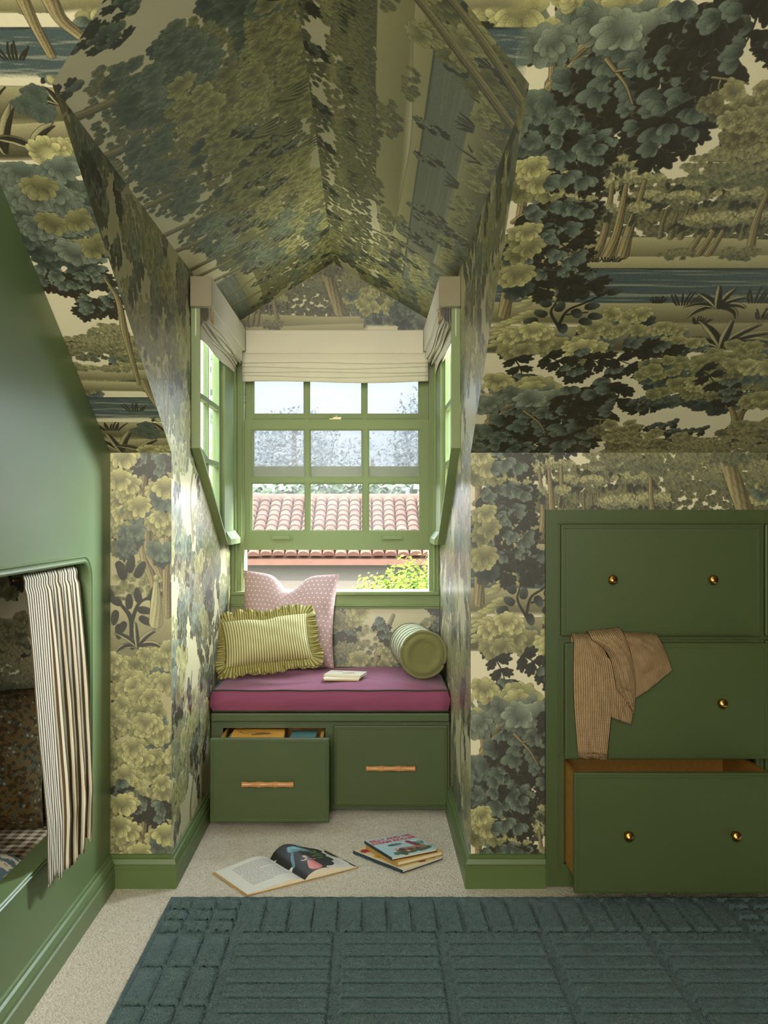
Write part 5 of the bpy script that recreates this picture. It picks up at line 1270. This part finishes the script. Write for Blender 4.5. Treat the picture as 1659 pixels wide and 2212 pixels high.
def closed_book(name, label, loc, rz, w, h, t, cover, spine, group=None, tilt=0.):
    b = thing(name, label, 'book', loc, (tilt, 0, rz), group)
    c = .0022
    box('back_cover', (-w / 2, w / 2, -h / 2, h / 2, 0, c), spine, b, .0008, world=False)
    box('page_block', (-w / 2 + .002, w / 2 - .003, -h / 2 + .003, h / 2 - .003, c, t - c), M_page, b, .0006, world=False)
    box('front_cover', (-w / 2, w / 2, -h / 2, h / 2, t - c, t), cover, b, .0008, world=False, uv=lambda p: ((p.x + w / 2) / w, (p.y + h / 2) / h))
    box('spine', (-w / 2 - .0015, -w / 2 + .001, -h / 2, h / 2, 0, t), spine, b, .001, world=False)
    return b
def cover_mat(name, P): return print_mat(name, image_of(P, name), .35, .5, bump=0, ext='EXTEND')
K = M_steam = cover_mat('picture_cover_pale_blue', art(.185, .195, C3(176, 204, 208), cover_steam))
M_bigc = cover_mat('picture_cover_cream', art(.193, .25, C3(226, 208, 160), cover_big, 1300)); M_midc = cover_mat('picture_cover_orange', art(.19, .2, C3(222, 168, 70), cover_yellow, 1000))
closed_book('picture_book', 'large cream picture book with red flowers at the bottom of the floor stack', (.105, 3.375, 0.002), math.radians(42), .193, .252, .011, M_bigc, M_blue, 'picture books stacked on the carpet')
closed_book('picture_book', 'orange picture book with thick cream pages in the middle of the floor stack', (.128, 3.385, .0135), math.radians(33), .19, .198, .015, M_midc, M_card, 'picture books stacked on the carpet')
b3 = closed_book('picture_book', 'pale blue book titled Billy and his steam roller on top of the floor stack', (.116, 3.388, .029), math.radians(29), .183, .193, .011, M_steam, M_blue, 'picture books stacked on the carpet')
M_red = plain_mat('red_print', rgb(186, 34, 42), .4)
for tx, y, s in (('BILLY AND HIS', .064, .0255), ('STEAM ROLLER', .038, .0265)):
    text_mesh('title_lettering', tx, s, M_red, b3, Matrix.Translation((.000, y, .01115)), .0002, bold=.0011)
# open picture book
def page_text(P):
    rg = P.rng; y = .205
    for k in range(21):
        x = .048 if k not in (0, 9) else .058; end = .192 if k not in (8, 20) else .13
        while x < end:
            l = rg.uniform(.004, .016); xx = x
            while xx < min(x + l, end):                               # little letter strokes
                P.stroke([(xx, y), (xx + rg.uniform(-.0003, .0003), y + rg.choice((.0016, .0016, .0026)))], (.00035, .00035), INK * 1.6, INK * 1.6, lw=0); xx += .0013
            x += l + .0028
        y -= .0078
def page_picture(P):
    W_ = C3(226, 222, 208)
    def blob(pts, c):
        for x, y, r in pts: P.lobe(x - r, y, 0, 2 * r, r, c, c, line=c, lw=.5, stip=.04, side=.0)
    blob([(.03, .06, .035), (.05, .10, .04), (.07, .14, .045), (.10, .17, .04), (.06, .19, .04), (.03, .15, .05), (.08, .08, .05), (.12, .12, .045), (.13, .18, .04), (.15, .15, .03), (.11, .06, .04), (.14, .10, .035), (.03, .22, .03), (.09, .215, .025), (.02, .02, .03), (.06, .03, .04), (.165, .19, .025)], C3(30, 30, 28))
    blob([(.07, .185, .024), (.09, .19, .022), (.11, .185, .016), (.055, .178, .014)], TEAL); blob([(.085, .192, .016)], TEAL * 1.15)
    for q in range(12): P.blade(.05 + q * .007, .166, 90, .016, .0022, 0, TEAL, TEAL * .9)
    P.stroke([(.012, .09), (.03, .13), (.05, .165)], (.004, .006, .003), TEAL * .9, TEAL * .7, bark=0)
    for x, y, a in ((.12, .155, 20), (.13, .145, 0), (.14, .16, 40), (.125, .13, -10), (.1, .11, 30), (.115, .10, 10), (.15, .17, 60)): P.blade(x, y, a, .032, .004, 20, C3(120, 170, 70), LEAFG)
    P.stroke([(.125, .20), (.14, .215), (.16, .19)], (.006, .008, .004), C3(96, 54, 44), C3(60, 34, 30))
    # a girl in a long pink dress, facing left
    P.stroke([(.068, .082), (.066, .066), (.060, .030)], (.008, .013, .024), C3(232, 140, 128), C3(204, 96, 90), bark=.25)
    P.stroke([(.070, .098), (.068, .082)], (.008, .0085), C3(120, 150, 170), C3(90, 120, 150), bark=0); P.stroke([(.062, .09), (.05, .086), (.044, .094)], (.004, .003, .0025), C3(236, 196, 168), C3(220, 170, 140), bark=0)
    P.stroke([(.077, .09), (.088, .084), (.098, .09)], (.004, .004, .003), C3(232, 140, 128), C3(204, 96, 90), bark=0)
    P.lobe(.068, .099, 95, .017, .0075, C3(236, 196, 168), C3(240, 204, 178)); P.stroke([(.068, .118), (.078, .114), (.082, .100)], (.005, .006, .003), C3(150, 84, 40), C3(110, 60, 30)); P.lobe(.06, .115, 0, .018, .004, C3(226, 206, 160), C3(236, 216, 170))
    rg = P.rng
    for k in range(9):
        for q in range(9): P.stroke([(.150 + q * .004, .085 - k * .0062), (.152 + q * .004, .0855 - k * .0062)], (.0004, .0004), INK * 1.8, INK * 1.8, lw=0)
PG = C3(232, 228, 216)
M_ptext = cover_mat('printed_text_page', art(.22, .235, PG, page_text, 2200, 3)); M_ppic = cover_mat('printed_picture_page', art(.21, .235, PG, page_picture, 1800, 4))
ob = thing('open_book', 'open picture book with a text page and a dark cave scene, lying on the carpet', 'book', (-.272, 3.2455, .001), (0, 0, math.radians(35)))
def leaf(side, w, lift):
    def f(u, v):
        a = u * w
        z = .0055 + lift * math.sin(min(1, u / .42) * math.pi / 2) * (1 - u) ** 1.15 * (.75 + .5 * v) * 1.6 + .0035 * (1 - u)
        if u < .06: z *= .45 + u / .06 * .55
        return Vector((side * (a * (1 - .02 * v)), (v - .5) * .234, z))
    return f
for side, w, lift, m, nm in ((-1, .212, .014, M_ptext, 'text_page'), (1, .205, .030, M_ppic, 'picture_page')):
    g = leaf(side, w, lift)
    o = grid(nm, g, 30, 14, m, ob, world=False)
    if side < 0:
        for l in o.data.uv_layers[0].data: l.uv.x = 1 - l.uv.x
    def pb(u, v, g=g):
        return g(u, (v >= .5) * 1.0) * 1.0 if False else Vector((g(u, 0).x, -.117 + .0005, lerp(.0025, g(u, 0).z - .0003, v)))
    grid('page_edges', pb, 30, 2, M_page, ob, world=False, uvs=False)
    box('cover_board', (min(0, side * (w + .006)), max(0, side * (w + .006)), -.120, .120, 0, .0026), M_card, ob, .0008, world=False)
    box('page_stack', (min(side * .01, side * (w - .002)), max(side * .01, side * (w - .002)), -.116, .116, .0026, .0052), M_page, ob, .0005, world=False)
# small books on the cushion
zs = CZ1 + .0185
M_sc = cover_mat('faded_cover', art(.16, .11, C3(206, 198, 168), lambda P: [P.rosette(.1, .06, .02, C3(150, 110, 70), C3(170, 120, 80)), P.rosette(.08, .05, .014, C3(110, 120, 80), C3(130, 130, 90))], 1200))
closed_book('small_book', 'small buff book lying beneath another on the plum cushion', (-.105, 4.035, zs), math.radians(-4), .150, .105, .010, M_page, M_card, 'small books on the cushion')
b = closed_book('small_book', 'small faded book with a printed flower on top of another on the cushion', (-.092, 4.062, zs + .0105), math.radians(-14), .158, .112, .010, M_sc, M_page, 'small books on the cushion')
text_mesh('title_lettering', 'TALES', .014, plain_mat('faded_ink', rgb(96, 84, 60), .6), b, Matrix.Translation((-.04, .026, .0102)), .0002)
# books standing in the open seat drawer
M_yel = cover_mat('picture_cover_yellow', art(.21, .2, C3(228, 166, 58), lambda P: [P.stroke([(.02, .16), (.05, .12), (.09, .15)], (.002, .002, .002), INK, INK), P.rosette(.12, .12, .03, C3(120, 76, 40), C3(140, 90, 50)), P.stroke([(.09, .1), (.15, .11)], (.012, .008), C3(130, 80, 44), C3(100, 60, 34))], 1000))
closed_book('drawer_book', 'yellow picture book lying topmost in the open seat drawer', (-.432, 3.80, .3215), math.radians(2), .205, .19, .012, M_yel, M_yel, 'books in the seat drawer')
closed_book('drawer_book', 'teal book lying beside the yellow one in the open seat drawer', (-.255, 3.81, .244), math.radians(-3),   .10, .18, .082, plain_mat('teal_board', rgb(74, 116, 116), .5), M_blue, 'books in the seat drawer')
closed_book('drawer_book', 'green-edged book under the yellow one in the open seat drawer', (-.44, 3.80, .244), math.radians(-2), .22, .19, .0765, plain_mat('sage_board', rgb(110, 130, 84), .5), M_page, 'books in the seat drawer')
